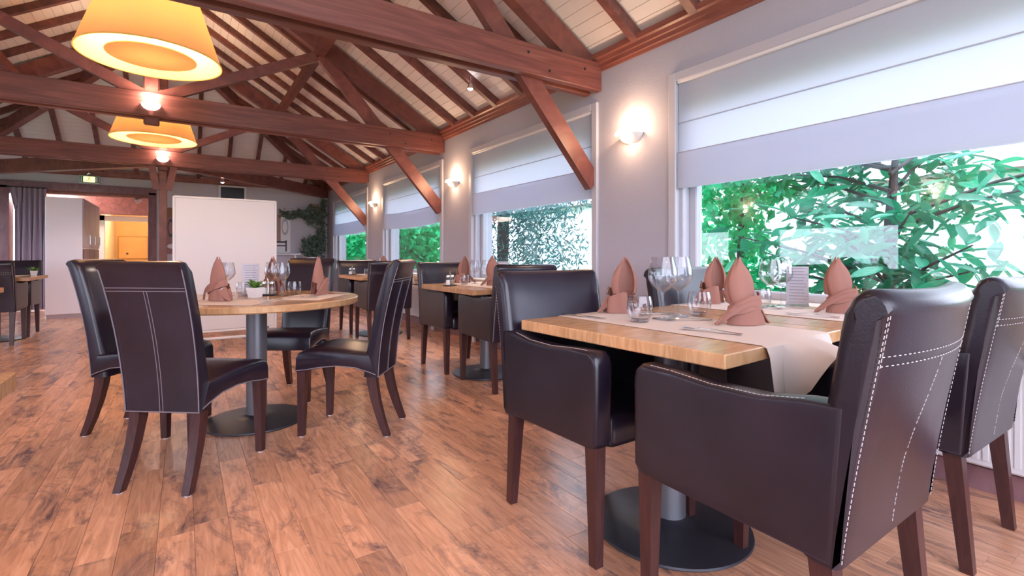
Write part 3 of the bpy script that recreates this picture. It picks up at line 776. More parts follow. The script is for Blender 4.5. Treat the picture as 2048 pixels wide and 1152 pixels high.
def make_napkin():
    t = thing('folded_napkin', 'napkin', 'napkin', group='folded brown napkins')
    q = MB(); g_ = []                                                       # tall hollow spire, open at the back, with a two-pointed tip
    for i in range(13):
        v = i/12; z = .070+.172*v; a = (.040+.013*math.sin(v*PI*.8))*(1-v**2.6)+.007; b = .034*(1-v)**.8+.005; lean = -.014*v+.010*v*v
        row = []
        for k in range(19):
            u = -1+2*k/18; ph = -PI/2+u*2.45; w_ = 1+.13*math.sin(3*ph+1.2*v+.6)*(1-.5*v)+.05*math.sin(7*ph+4*v)
            tip = .009*v**4*math.cos(u*PI*2)-.018*(1-v)**2*math.cos(u*PI)
            row.append((a*w_*math.cos(ph)+lean, b*w_*math.sin(ph), z+tip))
        g_.append(row)
    q.sheet(g_, .0028); q.build('spire', 'napkin', t, 60)
    q = MB(); g_ = []                                                       # pleated block at the right
    for i in range(9):
        v = i/8; z = .001+.098*v-.010*v*v; row = []
        for k in range(33):
            u = k/32; ph = -3.05+u*4.9; pl = 1+.085*math.sin(u*27+1.5*v)*(u > .35)
            row.append((.016+(.072-.014*v)*pl*math.cos(ph), (.052-.008*v)*pl*math.sin(ph), z-.020*v*max(0, math.cos(ph))+.008*v*math.sin(9*u)))
        g_.append(row)
    q.sheet(g_, .0028); q.build('pleated_base', 'napkin', t, 60)
    q = MB(); g_ = []                                                       # flap sweeping down to the left
    for i in range(12):
        v = i/11; x = .040-.150*v; z = .080+.018*math.sin(v*PI*.9)-.078*v**1.7; hw_ = .036*(1-v)**.45+.010
        g_.append([(x+.014*u*(1-v), -.052-.012*math.sin(v*PI)+.034*v+.012*u*u*(1-v)+.004*math.sin(5*u+6*v), z+u*hw_*.62-.012*abs(u)*v) for u in [-1+2*k/8 for k in range(9)]])
    for row in g_:
        for j, p in enumerate(row): row[j] = (p[0], p[1], max(.0016, p[2]))
    q.sheet(g_, .0028); q.build('left_flap', 'napkin', t, 60)
    q = MB(); g_ = []                                                       # collar crossing the waist
    for i in range(5):
        v = i/4
        g_.append([((.068-.008*v)*math.cos(ph)+.010, (.056-.008*v)*math.sin(ph), .062+.034*v+.026*math.cos(ph-.3)) for ph in [-PI*.98+PI*1.0*k/16 for k in range(17)]])
    q.sheet(g_, .0028); q.build('collar', 'napkin', t, 60)
    q = MB(); g_ = []                                                       # pointed tail at the right end
    for i in range(8):
        v = i/7; x = .070+.052*v; z = .074*(1-v)**1.2+.002; wd = .034*(1-v)**.7+.003
        g_.append([(x-.01*abs(u), wd*u-.006, max(.0016, z-.018*abs(u)*(1-v)+.006*math.cos(4*u)*(1-v))) for u in [-1+2*k/6 for k in range(7)]])
    q.sheet(g_, .0028); q.build('tail', 'napkin', t, 60)
    return t
def make_fork():
    t = thing('fork', 'fork', 'cutlery', group='table cutlery'); q = MB(); g_ = []
    for y, z, wd in ((-.10, .003, .010), (-.07, .004, .009), (-.02, .008, .006), (.03, .010, .0045), (.045, .008, .009), (.055, .005, .0115)): g_.append([(wd*u, y, z) for u in (-1, 0, 1)])
    q.sheet(g_, .0022); q.build('handle', 'steel', t)
    for k in range(4):
        x = (-1.5+k)*.006; MB().bar((x, .054, .005), (x, .095, .006), .0035, .002).build('tine', 'steel', t, 0)
    return t
def make_knife():
    t = thing('knife', 'knife', 'cutlery', group='table cutlery')
    MB().rbox(-.0065, .0065, -.115, -.005, 0, .006, .002, 1).build('handle', 'steel', t)
    q = MB(); g_ = [[(-.007*k, y, .003), (.008*k2, y, .003)] for y, k, k2 in ((-.006, .7, .6), (.04, 1, 1), (.09, 1, 1), (.112, .9, .3))]
    q.sheet(g_, .0016); q.build('blade', 'steel', t); return t
def make_spoon():
    t = thing('spoon', 'spoon', 'cutlery', group='table cutlery'); q = MB(); g_ = []
    for y, z, wd in ((-.10, .003, .009), (-.06, .004, .008), (0, .010, .004), (.04, .010, .004)): g_.append([(wd*u, y, z) for u in (-1, 0, 1)])
    q.sheet(g_, .0022); q.build('handle', 'steel', t)
    q = MB(); g_ = []
    for i in range(8):
        v = i/7; wd = .019*math.sin(PI*(.06+.9*v))**.7
        g_.append([(wd*u, .037+.055*v, .010-.007*math.sin(PI*v)*(1-u*u)) for u in (-1, -.5, 0, .5, 1)])
    q.sheet(g_, .0016); q.build('bowl', 'steel', t); return t
def make_pot():
    t = thing('potted_plant', 'plant', 'plant', group='little potted plants')
    rg = []
    for z, a in ((0, .030), (.055, .040), (.062, .041), (.062, .037), (.05, .036)): rg.append([(a*math.cos(PI/4+PI/2*k), a*math.sin(PI/4+PI/2*k), z) for k in range(4)])
    MB().loft([[(x*1.25, y*1.25, z) for x, y, z in r] for r in rg]).build('pot', 'white_paint', t, 20)
    MB().lathe([(.001, .052), (.034, .052), (.034, .048)], 12).build('soil', 'soil', t, 0)
    r = random.Random(3)
    for k in range(20):
        a = k*2.4; el = .35+.9*(k % 5)/5; L_ = .05+.03*r.random(); g_ = []
        for i in range(6):
            v = i/5; rad = L_*v*math.cos(el)+.004; z = .055+L_*v*math.sin(el)-.018*v*v+.012*v; wd = .0105*math.sin(PI*(.12+.85*v))
            g_.append([(rad*math.cos(a)-u*wd*math.sin(a), rad*math.sin(a)+u*wd*math.cos(a), z+.003*abs(u)) for u in (-1, 0, 1)])
        MB().sheet(g_, .0012).build('leaf', 'leaf_pot', t)
    return t
def make_cruet():
    t = thing('cruet_set', 'cruet', 'cruet', group='salt and pepper sets')
    MB().rbox(-.055, .055, -.03, .03, 0, .007, .002, 1).build('tray', 'metal_black', t, 30)
    for s, m in ((-1, 'salt'), (1, 'pepper')):
        j = MB().lathe([(.001, .008), (.02, .008), (.022, .012), (.02, .06), (.014, .072), (.0135, .076)], 16, c=(s*.026, 0, 0)).build('shaker', 'glass', t, 60)
        MB().lathe([(.001, .010), (.018, .010), (.017, .048), (.001, .048)], 12, c=(s*.026, 0, 0)).build('contents', m, j)
        MB().lathe([(.015, .074), (.0155, .084), (.011, .092), (.001, .094)], 14, c=(s*.026, 0, 0)).build('cap', 'steel', j)
    MB().tube([(0, 0, .006), (0, 0, .10), (-.008, 0, .112), (0, 0, .122), (.008, 0, .112), (0, 0, .10)], .0022, 6).build('handle', 'steel', t)
    return t
def make_menu():
    t = thing('menu_card', 'menu', 'menu', group='standing menu cards')
    MB().box(-.05, .05, -.0012, .0012, .006, .20).build('card', 'menu_card', t, 0, (0, 0, 0))
    MB().box(-.053, .053, -.0022, -.0014, .004, .205).build('cover', 'glass', t, 0)
    MB().rbox(-.053, .053, -.028, .028, 0, .005, .002, 1).build('foot', 'glass', t, 0)
    return t
wine, tumb, nap, frk, knf, spn, pot, cru, men = make_wine(), make_tumbler(), make_napkin(), make_fork(), make_knife(), make_spoon(), make_pot(), make_cruet(), make_menu()
def on(p, x, y, rz, label, group=None, z=ZT_, k=1.0):
    o = place(p, (x, y, z), math.radians(rz), label, group); o.scale = (k, k, k); return o
# nearest table
on(nap, 1.655, 1.585, 150, 'folded brown napkin on the far side of the nearest table')
on(nap, 1.735, 1.075, -25, 'folded brown napkin on the near side of the nearest table')
on(tumb, 1.475, 1.330, 0, 'water tumbler at the front left of the nearest table', k=1.17)
on(wine, 1.615, 1.335, 0, 'wine glass in front, of the pair on the nearest table', k=1.17)
on(wine, 1.745, 1.36, 0, 'wine glass behind, of the pair on the nearest table', k=1.17)
on(tumb, 1.865, 1.345, 0, 'water tumbler behind the wine glasses of the nearest table', k=1.17)
on(spn, 1.70, 1.44, 80, 'spoon lying farther back beside the wine glasses of the nearest table')
on(spn, 1.66, 1.25, 60, 'spoon lying in front of the wine glass foot on the nearest table')
on(frk, 1.475, 1.02, 15, 'fork lying at the front edge of the nearest runner')
on(knf, 1.40, 1.57, 190, 'knife at the far left corner of the nearest table')
# table against the window
on(tumb, 2.37, 1.36, 0, 'water tumbler on the table against the large window', k=1.1)
on(wine, 2.46, 1.36, 0, 'wine glass left of its pair on the table against the large window', k=1.1)
on(wine, 2.55, 1.355, 0, 'wine glass right of its pair on the table against the large window', k=1.1)
on(men, 2.60, 1.30, -60, 'standing menu card on the table against the large window')
on(nap, 2.46, 1.05, -40, 'folded brown napkin behind the back of the nearest armchair')
on(nap, 2.38, 1.62, 150, 'folded brown napkin hidden behind the large front napkin')
on(pot, 2.63, 1.06, 20, 'little potted plant on the sill end of the table against the large window')
on(spn, 2.44, 1.25, 70, 'spoon on the runner of the table against the large window')
on(frk, 2.22, 1.05, 15, 'fork on the table against the large window')
# round table
on(nap, .165, 3.30, -60, 'folded brown napkin at the left of the round table', z=TT+.0025)
on(nap, .74, 3.42, 60, 'folded brown napkin at the right of the round table', z=TT+.0025)
Z2 = TT+.001
on(pot, .365, 3.42, 40, 'little potted plant in a white pot on the round table', z=Z2)
on(wine, .53, 3.50, 0, 'wine glass at the right of the plant on the round table', z=Z2)
on(wine, .50, 3.70, 0, 'wine glass behind the cruet on the round table', z=Z2)
on(wine, .235, 3.74, 0, 'wine glass behind the left napkin of the round table', z=Z2)
on(wine, .19, 3.62, 0, 'wine glass nearer the left napkin of the round table', z=Z2)
on(tumb, .615, 3.56, 0, 'water tumbler beside the right napkin of the round table', z=Z2)
on(tumb, .32, 3.63, 0, 'water tumbler behind the potted plant of the round table', z=Z2)
on(cru, .455, 3.56, -30, 'salt and pepper set on the round table', z=Z2)
on(men, .37, 3.72, -20, 'standing menu card on the round table', z=Z2)
on(nap, .52, 3.84, 120, 'folded brown napkin behind the glasses of the round table', z=Z2)
on(frk, .42, 3.10, -40, 'fork at the near edge of the round table', z=Z2+.001)
on(knf, .60, 3.28, 50, 'knife on the right mat of the round table', z=Z2+.002)
# middle window table
on(cru, 1.885, 3.80, 20, 'salt and pepper set on the middle window table', z=Z2)
on(tumb, 2.05, 3.86, 0, 'water tumbler on the middle window table')
on(wine, 2.20, 3.93, 0, 'wine glass left of its pair on the middle window table')
on(wine, 2.28, 3.86, 0, 'wine glass right of its pair on the middle window table')
on(nap, 2.17, 4.08, 160, 'folded brown napkin on the far side of the middle window table')
on(nap, 2.20, 3.62, -20, 'folded brown napkin on the near side of the middle window table')
on(men, 2.52, 3.95, -30, 'standing menu card on the middle window table', z=Z2)
# far window table
on(cru, 1.83, 6.55, 20, 'salt and pepper set on the far window table', z=Z2)
on(tumb, 1.98, 6.38, 0, 'water tumbler on the far window table')
on(wine, 2.12, 6.42, 0, 'wine glass on the far window table')
on(nap, 2.12, 6.15, -20, 'folded brown napkin on the far window table')
# far left table
on(pot, -1.58, 8.55, 10, 'little potted plant on the far left table', z=Z2)
on(wine, -1.92, 8.15, 0, 'wine glass on the far left table', 'wine glasses')

# ------------------------------------------------------------------ screen, end wall, hall beyond
t = thing('divider_screen', 'tall white divider board on legs behind the round table', 'screen', (.40, 6.35, 0))
MB().rbox(-.48, .48, -.012, .012, .20, 1.63, .004, 1).build('panel', 'board_white', t, 30)
for s in (-1, 1):
    MB().rbox(s*.49-.012, s*.49+.012, -.02, .02, .17, 1.645, .006, 1).build('side_frame', 'white_paint', t, 30)
    MB().rbox(s*.40-.02, s*.40+.02, -.02, .02, .03, .20, .004, 1).build('leg', 'metal_grey', t, 30)
    MB().rbox(s*.40-.025, s*.40+.025, -.24, .24, 0, .035, .008, 1).build('foot', 'metal_black', t, 30)
for z in (.185, 1.64): MB().rbox(-.49, .49, -.016, .016, z-.012, z+.012, .005, 1).build('rail', 'white_paint', t, 30)
MB().rbox(-.40, .40, -.012, .012, .09, .115, .004, 1).build('cross_bar', 'white_paint', t, 30)

t = thing('wall_screen', 'dark flat screen in a white frame high on the end wall', 'screen', (.89, YB, 2.37))
MB().rbox(-.27, .27, -.05, 0, -.17, .17, .008, 1).build('frame', 'white_paint', t, 30)
MB().box(-.225, .225, -.054, -.049, -.13, .13).build('display', 'screen_black', t, 0)
t = thing('wall_poster', 'white poster with brick and bench picture right of the divider board', 'poster', (1.80, YB-.001, 1.52))
MB().rbox(-.27, .27, -.02, 0, -.45, .45, .004, 1).build('panel', 'poster_white', t, 30)
MB().box(-.26, .06, -.023, -.019, -.20, .44).build('brick_print', 'poster_brick', t, 0)
MB().box(-.26, -.11, -.0245, -.0225, -.44, .0).build('dark_print', 'poster_dark', t, 0)
q = MB()
for x0, x1, z0, z1 in ((-.06, .18, -.22, -.18), (-.08, -.05, -.42, -.16), (.16, .19, -.42, -.16), (-.05, .17, -.30, -.27)): q.box(x0, x1, -.0265, -.0225, z0, z1)
q.build('bench_print', 'poster_dark', t, 0)
MB().lathe([(.05, 0), (.075, 0), (.075, .003), (.05, .003)], 24, Matrix.Translation((.15, -.02, .15)) @ Matrix.Rotation(PI/2, 4, 'X') @ Matrix.Diagonal((1, 2.6, 1, 1))).build('mirror_print', 'frame_paint', t, 0)
t = thing('wall_poster', 'narrow brown and mauve poster left of the divider board', 'poster', (-.13, YB-.001, 1.52))
MB().rbox(-.16, .16, -.02, 0, -.48, .48, .004, 1).build('panel', 'poster_mauve', t, 30)
MB().box(-.155, .155, -.023, -.019, .28, .475).build('brown_print', 'poster_brown', t, 0)
MB().lathe([(.06, 0), (.09, 0), (.09, .003), (.06, .003)], 20, Matrix.Translation((-.10, -.02, .06)) @ Matrix.Rotation(PI/2, 4, 'X') @ Matrix.Diagonal((.6, 2.2, 1, 1))).build('dark_print', 'poster_dark', t, 0)
MB().lathe([(.001, 0), (.07, 0), (.07, .003), (.001, .003)], 14, Matrix.Translation((-.08, -.02, -.32)) @ Matrix.Rotation(PI/2, 4, 'X') @ Matrix.Diagonal((1.2, .7, 1, 1))).build('white_print', 'poster_white', t, 0)
t = thing('wall_shelf', 'white wall shelf below the brick poster', 'shelf', (1.85, YB, 1.02))
MB().rbox(-.35, .42, -.20, 0, 0, .035, .006, 1).build('board', 'white_paint', t, 30)
for x in (-.28, .30): MB().rbox(x-.02, x+.02, -.16, 0, -.16, 0, .004, 1).build('bracket', 'white_paint', t, 30)

def leaves(mb, n, gen, size, r, flat=.5):
    for _ in range(n):
        p = Vector(gen(r)); s = size*(.6+.8*r.random()); a = r.random()*2*PI; el = (r.random()-.5)*2.4
        d = Vector((math.cos(a)*math.cos(el), math.sin(a)*math.cos(el), math.sin(el))); u = d.cross(Vector((r.random()-.5, r.random()-.5, r.random()-.5))).normalized()*s*flat*.5
        nn = d.cross(u).normalized()*s*.10
        mb.add([p, p+d*s*.45+u+nn, p+d*s, p+d*s*.45-u+nn], [(0, 1, 2, 3)])
def ell(c, rx, ry, rz):
    def f(r):
        while True:
            x, y, z = (r.uniform(-1, 1) for _ in range(3))
            if x*x+y*y+z*z < 1: return (c[0]+x*rx, c[1]+y*ry, c[2]+z*rz)
    return f
rl = random.Random(5)
t = thing('ivy_garland', 'trailing grey green ivy high in the corner of the end wall', 'plant', (2.44, YB-.16, 2.00))
q = MB()
for k in range(26):
    x = -.55+.9*k/25; leaves(q, 30, ell((x, -.02, .05-.10*abs(math.sin(k*.35))-.06*(1-k/25)), .08, .06, .07), .07, rl)
leaves(q, 420, ell((.12, -.05, -.05), .26, .10, .26), .075, rl); leaves(q, 160, ell((.28, -.02, -.35), .10, .07, .22), .07, rl); leaves(q, 120, ell((.33, -.02, .2), .06, .07, .16), .07, rl)
tag(q.build('foliage', 'leaf_ivy', t, 0), kind='stuff')
MB().tube([(-.58, .03, .0), (-.2, .03, .06), (.2, .03, .04), (.33, .03, -.3)], .008, 6).build('stem', 'bark', t)
MB().rbox(.02, .22, -.02, .09, .06, .22, .01, 1).build('holder', 'terracotta', t, 30)
t = thing('ivy_plant', 'bushy green ivy plant hanging low on the end wall', 'plant', (2.50, YB-.20, 1.15))
q = MB(); leaves(q, 700, ell((.05, 0, .05), .28, .13, .28), .085, rl); leaves(q, 200, ell((.20, .02, .30), .12, .08, .18), .08, rl)
tag(q.build('foliage', 'leaf_ivy', t, 0), kind='stuff')
MB().lathe([(.001, -.36), (.09, -.36), (.12, -.20), (.125, -.18), (.11, -.18), (.001, -.20)], 18).build('pot', 'white_paint', t)
MB().rbox(-.02, .02, 0, .16, -.40, -.36, .004, 1).build('bracket', 'metal_black', t, 30)
MB().tube([(0, 0, -.2), (.03, .0, .05), (.14, .02, .25)], .01, 6).build('stem', 'bark', t)

t = thing('exit_sign', 'small glowing exit sign above the wide opening', 'sign', (-1.52, YB, 2.475))
MB().rbox(-.15, .15, -.06, 0, -.075, .075, .008, 1).build('housing', 'white_paint', t, 30)
MB().box(-.14, .14, -.064, -.059, -.062, .062).build('face', 'sign_green', t, 0)
MB().box(-.085, .085, -.067, -.063, -.052, .052).build('lit_panel', 'sign_glow', t, 0)
q = MB()                                                                    # pictogram: running figure and doorway
q.box(.095, .125, -.068, -.063, -.05, .05); q.box(-.125, -.105, -.068, -.063, -.05, .05)
q.build('doorway_mark', 'poster_white', t, 0)
q = MB(); Y_ = -.0685
q.tube([(.0, Y_, .034), (.0, Y_-.002, .034)], .011, 10)
for a, b in (((0, .022), (-.012, -.008)), ((-.012, -.008), (.014, -.022)), ((.014, -.022), (.008, -.044)), ((-.012, -.008), (-.03, -.026)), ((-.03, -.026), (-.048, -.022)), ((0, .018), (.026, .006)), ((0, .018), (-.028, .012))):
    q.bar((a[0], Y_, a[1]), (b[0], Y_, b[1]), .004, .009, (1, 0, 0))
q.build('running_figure', 'sign_green', t, 0)
t = thing('exit_sign_lamp', 'small round lamp above the exit sign', 'lamp', (-1.53, YB, 2.60))
MB().lathe([(.001, 0), (.04, .004), (.05, .03), (.04, .06), (.001, .065)], 16, Matrix.Translation((0, -.03, -.04))).build('head', 'steel', t)
MB().tube([(0, -.03, .02), (-.03, -.03, .05), (-.10, -.02, .04), (-.14, 0, .02)], .006, 6).build('wire', 'white_paint', t)
t = thing('opening_spot', 'small chrome spotlight inside the wide opening', 'spotlight', (-.78, YB-.02, 2.12))
M = Matrix.Rotation(math.radians(70), 4, 'Y')
MB().lathe([(.001, .07), (.03, .065), (.045, .03), (.05, -.04), (.044, -.04), (.03, .02), (.001, .02)], 16, M).build('head', 'steel', t)
MB().tube([(.02, 0, .0), (.05, .02, .07), (.05, .02, .12)], .01, 6).build('arm', 'white_paint', t)

# curtain
t = thing('curtain', 'dark mauve pleated curtain at the left of the wide opening', 'curtain', (-2.385, YB-.14, 0))
q = MB(); g_ = []
for z in (.03, .6, 1.2, 1.7, 2.1, 2.24):
    g_.append([(-.15+.42*k/60 + (.02*math.sin(k*.3) if z < 1.7 else 0), .03*math.sin(k*.62)*(1 if z < 2.2 else .6), z) for k in range(61)])
q.sheet(g_, .004); q.build('fabric', 'curtain', t, 60)
q = MB(); g_ = []
for i in range(6):
    v = i/5; g_.append([(-.22+.16*k/12+.07*v*(1-k/12), -.02+.02*math.sin(k*1.1), 2.24-.40*v*(1-.45*k/12)) for k in range(13)])
q.sheet(g_, .004); q.build('tied_fold', 'curtain', t, 60)
MB().tube([(-.26, 0, 2.245), (.28, 0, 2.245)], .012, 8).build('rod', 'metal_black', t)

# tall cupboard standing in the opening
t = thing('tall_cupboard', 'tall pale cupboard standing in the wide opening', 'cupboard', (-1.58, 11.5, 0))
MB().rbox(-.25, .20, -.90, .90, .07, 1.945, .004, 1).build('body', 'cupboard', t, 30)
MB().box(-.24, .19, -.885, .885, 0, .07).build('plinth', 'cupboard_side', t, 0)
for y0, y1 in ((-.895, -.305), (-.295, .295), (.305, .895)):
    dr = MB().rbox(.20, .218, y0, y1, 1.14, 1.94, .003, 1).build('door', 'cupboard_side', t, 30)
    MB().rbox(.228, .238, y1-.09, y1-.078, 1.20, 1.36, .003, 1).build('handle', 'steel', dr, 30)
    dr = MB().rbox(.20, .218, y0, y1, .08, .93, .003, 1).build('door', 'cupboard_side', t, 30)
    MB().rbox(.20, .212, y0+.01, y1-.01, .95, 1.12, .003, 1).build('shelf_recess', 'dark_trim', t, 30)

# the hall beyond the opening
q = MB(); HX0, HX1, HY = -2.72, -.32, 18.0
q.box(HX0-.1, HX0, YB+.2, 15.0, 0, .25); q.box(HX0-.1, HX0, YB+.2, 15.0, 2.02, 2.6); q.box(HX0, -1.62, 15.0, 15.1, 0, 2.6); q.box(HX1, HX1+.1, YB+.2, HY, 0, 2.6); q.box(-1.72, -1.62, 15.1, HY, 0, 2.6)
tag(q.build('wall_hall', 'cream', None, 0), 'cream walls of the hall seen through the opening', 'wall', kind='structure')
q = MB().box(HX0-.1, HX1+.1, YB+.2, HY+.1, 2.6, 2.7); tag(q.build('ceiling_hall', 'cornice', None, 0), 'reddish ceiling of the hall beyond the opening', 'ceiling', kind='structure')
q = MB().box(HX0, HX1, 14.2, 14.35, 1.93, 2.6); tag(q.build('wall_lintel', 'cornice', None, 0), 'reddish beam across the hall beyond the opening', 'wall', kind='structure')
q = MB().box(-1.72, HX1+.1, HY, HY+.1, 0, 2.6); tag(q.build('wall_hall_end', 'yellow_door', None, 0), 'yellow end wall of the hall', 'wall', kind='structure')
t = thing('window_9', 'bright hall window glimpsed between frame and curtain', 'window', kind='structure')
for y in (YB+.24, 13.85, 14.96): MB().rbox(HX0-.07, HX0-.01, y-.03, y+.03, .25, 2.02, .006, 1).build('stile', 'white_paint', t, 30)
MB().box(HX0-.045, HX0-.037, YB+.24, 14.96, .25, 2.02).build('pane', 'pane', t, 0)
t = thing('door_2', 'cream door frame far down the hall', 'door frame', kind='structure')
for xx in (-1.56, -.62): MB().rbox(xx-.06, xx+.06, 14.5, 14.6, 0, 1.93, .006, 1).build('jamb', 'cream', t, 30)
MB().rbox(-1.62, -.56, 14.5, 14.6, 1.80, 1.92, .006, 1).build('head', 'cream', t, 30)
MB().rbox(-.56, -.32, 14.5, 14.6, 0, 1.93, .006, 1).build('side_panel', 'cupboard_side', t, 30)
t = thing('notice_board', 'yellow framed panel on the hall end wall', 'panel', (-1.22, HY-.002, 1.23))
MB().rbox(-.36, .36, -.02, 0, -.33, .33, .004, 1).build('frame', 'yellow_trim', t, 30)
MB().box(-.33, .33, -.024, -.019, -.30, .30).build('sheet', 'yellow_door', t, 0)
MB().lathe([(.001, 0), (.03, 0), (.03, .01), (.001, .01)], 12, Matrix.Translation((-.14, -.02, -.17)) @ Matrix.Rotation(PI/2, 4, 'X')).build('knob', 'poster_dark', t, 0)
t = thing('tall_cabinet', 'dark brown cupboard edge at the right of the yellow hall wall', 'cupboard', (-.72, HY-.16, 0))
MB().rbox(-.12, .12, -.14, .14, 0, 1.6, .006, 1).build('body', 'dark_trim', t, 30)
MB().box(-.11, .11, -.145, -.139, .04, 1.56).build('door', 'leg_wood', t, 0)
t = thing('hall_lamp', 'warm ceiling lamp of the hall beyond the opening', 'lamp', (-1.05, 15.8, 2.6))
MB().lathe([(.001, -.09), (.08, -.075), (.12, -.03), (.125, 0)], 20).build('globe', 'bulb', t)
add_light('hall_light', 'POINT', (0, 0, -.2), 70, (1.0, .66, .34), .1, parent=t)
t = thing('hall_lamp', 'white ceiling lamp above the tall cupboard', 'lamp', (-2.25, 13.7, 2.6))
MB().lathe([(.001, -.09), (.08, -.075), (.12, -.03), (.125, 0)], 20).build('globe', 'bulb_white', t)
add_light('hall_light', 'POINT', (0, 0, -.2), 40, (1.0, .93, 1.0), .1, parent=t)

# ------------------------------------------------------------------ outside
q = MB().box(-40, 60, -40, 70, -.35, -.30); tag(q.build('ground', 'outside_ground', None, 0), 'green ground outside the windows', 'ground', kind='structure')
rl = random.Random(21)
# laurel with large leaves close to the nearest window
t = thing('laurel_bush', 'laurel bush with large glossy leaves outside the large window', 'bush', (4.75, 1.55, -.3))
q = MB(); tips = []
q.tube([(0, .15, 0), (-.02, .1, .9), (.05, .12, 1.6), (.15, .1, 2.3)], [.06, .05, .04, .02], 8)
for k in range(22):
    a = rl.random()*2*PI; z0 = .9+1.2*rl.random(); L_ = .5+.8*rl.random()
    p0 = Vector((0, .1, z0)); p1 = p0+Vector((math.cos(a)*L_*.7, math.sin(a)*L_*1.15, .35*L_)); q.tube([p0, (p0+p1)/2+Vector((0, 0, .05)), p1], [.018, .012, .005], 5); tips.append((p0, p1))
q.build('branch', 'bark', t)
lm = MB(); g_ = []
for i in range(6):
    v = i/5; wd = .036*math.sin(PI*(.05+.92*v))**.8; g_.append([(u*wd, .2*v, .012*abs(u)-.03*v*v) for u in (-1, 0, 1)])
n0 = [Vector(p) for r_ in g_ for p in r_]
lm.add(n0, [(i*3+j, i*3+j+1, (i+1)*3+j+1, (i+1)*3+j) for i in range(5) for j in range(2)]); leafme = lm.mesh('leaf', 'leaf_laurel', 60)
for k in range(285):
    p0, p1 = tips[k % 22]; v = .25+.75*rl.random(); p = p0.lerp(p1, v)+Vector((rl.uniform(-.12, .12), rl.uniform(-.14, .14), rl.uniform(-.12, .12)))
    o = link('leaf', leafme, t, p, (rl.uniform(-.9, .6), rl.uniform(-.7, .7), rl.random()*2*PI)); s = .75+.6*rl.random(); o.scale = (s, s, s)
q = MB()
for k in range(620):
    p0, p1 = tips[k % 22]; p = p0.lerp(p1, .3+.75*rl.random())+Vector((rl.uniform(-.1, .3), rl.uniform(-.3, .3), rl.uniform(-.25, .3)))
    sl_ = .7+.6*rl.random(); M = Matrix.Translation(p) @ Matrix.Rotation(rl.random()*2*PI, 4, 'Z') @ Matrix.Rotation(rl.uniform(-.9, .6), 4, 'X') @ Matrix.Rotation(rl.uniform(-.7, .7), 4, 'Y') @ Matrix.Diagonal((sl_, sl_, sl_, 1))
    q.add(n0, [(i*3+j, i*3+j+1, (i+1)*3+j+1, (i+1)*3+j) for i in range(5) for j in range(2)], M)
tag(q.build('inner_leaves', 'leaf_laurel', t, 60), kind='stuff')
# tree with small leaves at the left of that window
def bush(name, label, loc, blobs, n, size, mat, flat=.6, trunk=None):
    t = thing(name, label, 'bush' if 'bush' in name or 'hedge' in name else 'tree', loc); q = MB(); tot = sum(b[1]*b[2]*b[3] for b in blobs)
    for c, rx, ry, rz in blobs: leaves(q, int(n*rx*ry*rz/tot), ell(c, rx, ry, rz), size, rl, flat)
    tag(q.build('foliage', mat, t, 0), kind='stuff')
    if trunk: MB().tube(trunk[0], trunk[1], 8).build('trunk', 'bark', t)
    return t
bush('maple_tree', 'small leaved tree at the left of the large window', (4.9, 3.0, -.3), [((0, 0, 2.2), .55, .55, .5), ((.1, .25, 1.4), .45, .45, .55), ((0, -.35, 2.5), .5, .5, .35), ((0, .1, .8), .5, .6, .35)], 3600, .10, 'leaf_emerald',
     trunk=([(0, 0, 0), (.02, .05, 1.2), (.0, .0, 2.2)], [.05, .04, .02]))
bush('low_hedge', 'low green hedge under the large window', (4.6, 2.0, -.3), [((0, -.6, .55), .4, .9, .45), ((0, .6, .6), .4, .9, .5)], 3200, .09, 'leaf_emerald', trunk=([(0, 0, 0), (0, 0, .6)], [.04, .02]))
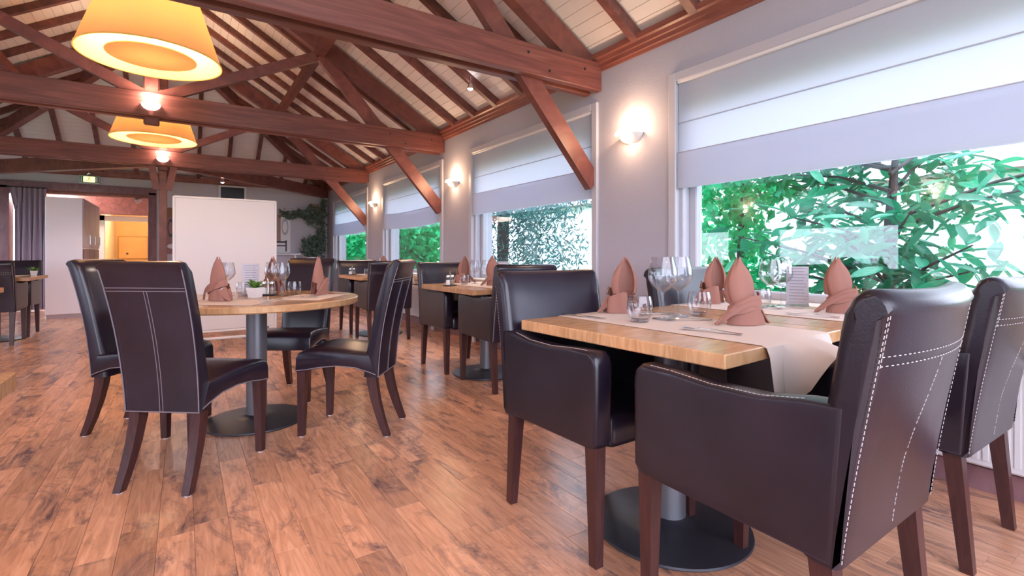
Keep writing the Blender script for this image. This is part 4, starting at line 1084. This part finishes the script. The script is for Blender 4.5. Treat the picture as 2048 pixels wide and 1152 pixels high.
bush('conifer_tree', 'dark conifer outside the second window', (5.3, 7.6, -.3), [((0, 0, 2.6), 1.3, 1.5, .8), ((0, .6, 1.5), .8, .9, .8), ((.2, -.5, 1.5), .6, .8, .8), ((0, 0, .6), 1.0, 1.4, .5)], 9000, .11, 'leaf_conifer', .28,
     trunk=([(-.2, .45, 0), (-.2, .42, 1.6), (-.15, .4, 3.4)], [.13, .12, .08]))
bush('green_bush', 'bright green bush outside the third window', (5.0, 12.1, -.3), [((0, 0, 1.9), .9, 1.2, .9), ((0, 0, .8), .9, 1.2, .6)], 4000, .17, 'leaf_emerald', .75, trunk=([(0, 0, 0), (0, .1, 1.5)], [.06, .03]))
bush('green_bush', 'bright green bush outside the farthest window', (4.6, 15.9, -.3), [((0, 0, 1.6), .9, 1.3, 1.2)], 4000, .14, 'leaf_emerald', .7, trunk=([(0, 0, 0), (0, .1, 1.5)], [.06, .03]))
def house(loc, L_, H_, D_, label, wins):
    t = thing('house', label, 'house', loc)
    MB().box(0, D_, -L_/2, L_/2, 0, H_).build('wall', 'house_wall', t, 0)
    q = MB(); e = .5
    q.loft([[(-e, -L_/2-e, H_-.05), (D_/2, -L_/2-e, H_+1.6), (D_+e, -L_/2-e, H_-.05)], [(-e, L_/2+e, H_-.05), (D_/2, L_/2+e, H_+1.6), (D_+e, L_/2+e, H_-.05)]]); q.build('roof', 'roof_tile', t, 0)
    for y, z, a, b in wins:
        f = MB().rbox(-.06, .02, y-a, y+a, z-b, z+b, .01, 1).build('window', 'white_paint', t, 30)
        MB().box(-.075, -.055, y-a+.1, y-.04, z-b+.1, z+b-.1).build('pane', 'house_glass', f, 0); MB().box(-.075, -.055, y+.04, y+a-.1, z-b+.1, z+b-.1).build('pane', 'house_glass', f, 0)
    return t
house((12.5, 5.6, -.3), 7, 2.9, 6, 'white house with low tiled roof beyond the large window', [(-2.3, 1.5, .7, .6), (-.2, 1.5, .6, .6), (2.0, 1.5, .8, .6)])
house((12.5, 15.5, -.3), 6, 3.2, 6, 'white house with low tiled roof beyond the conifer', [(-1.9, 1.6, .6, .6), (.2, 1.6, .6, .6), (1.9, 1.6, .5, .6)])
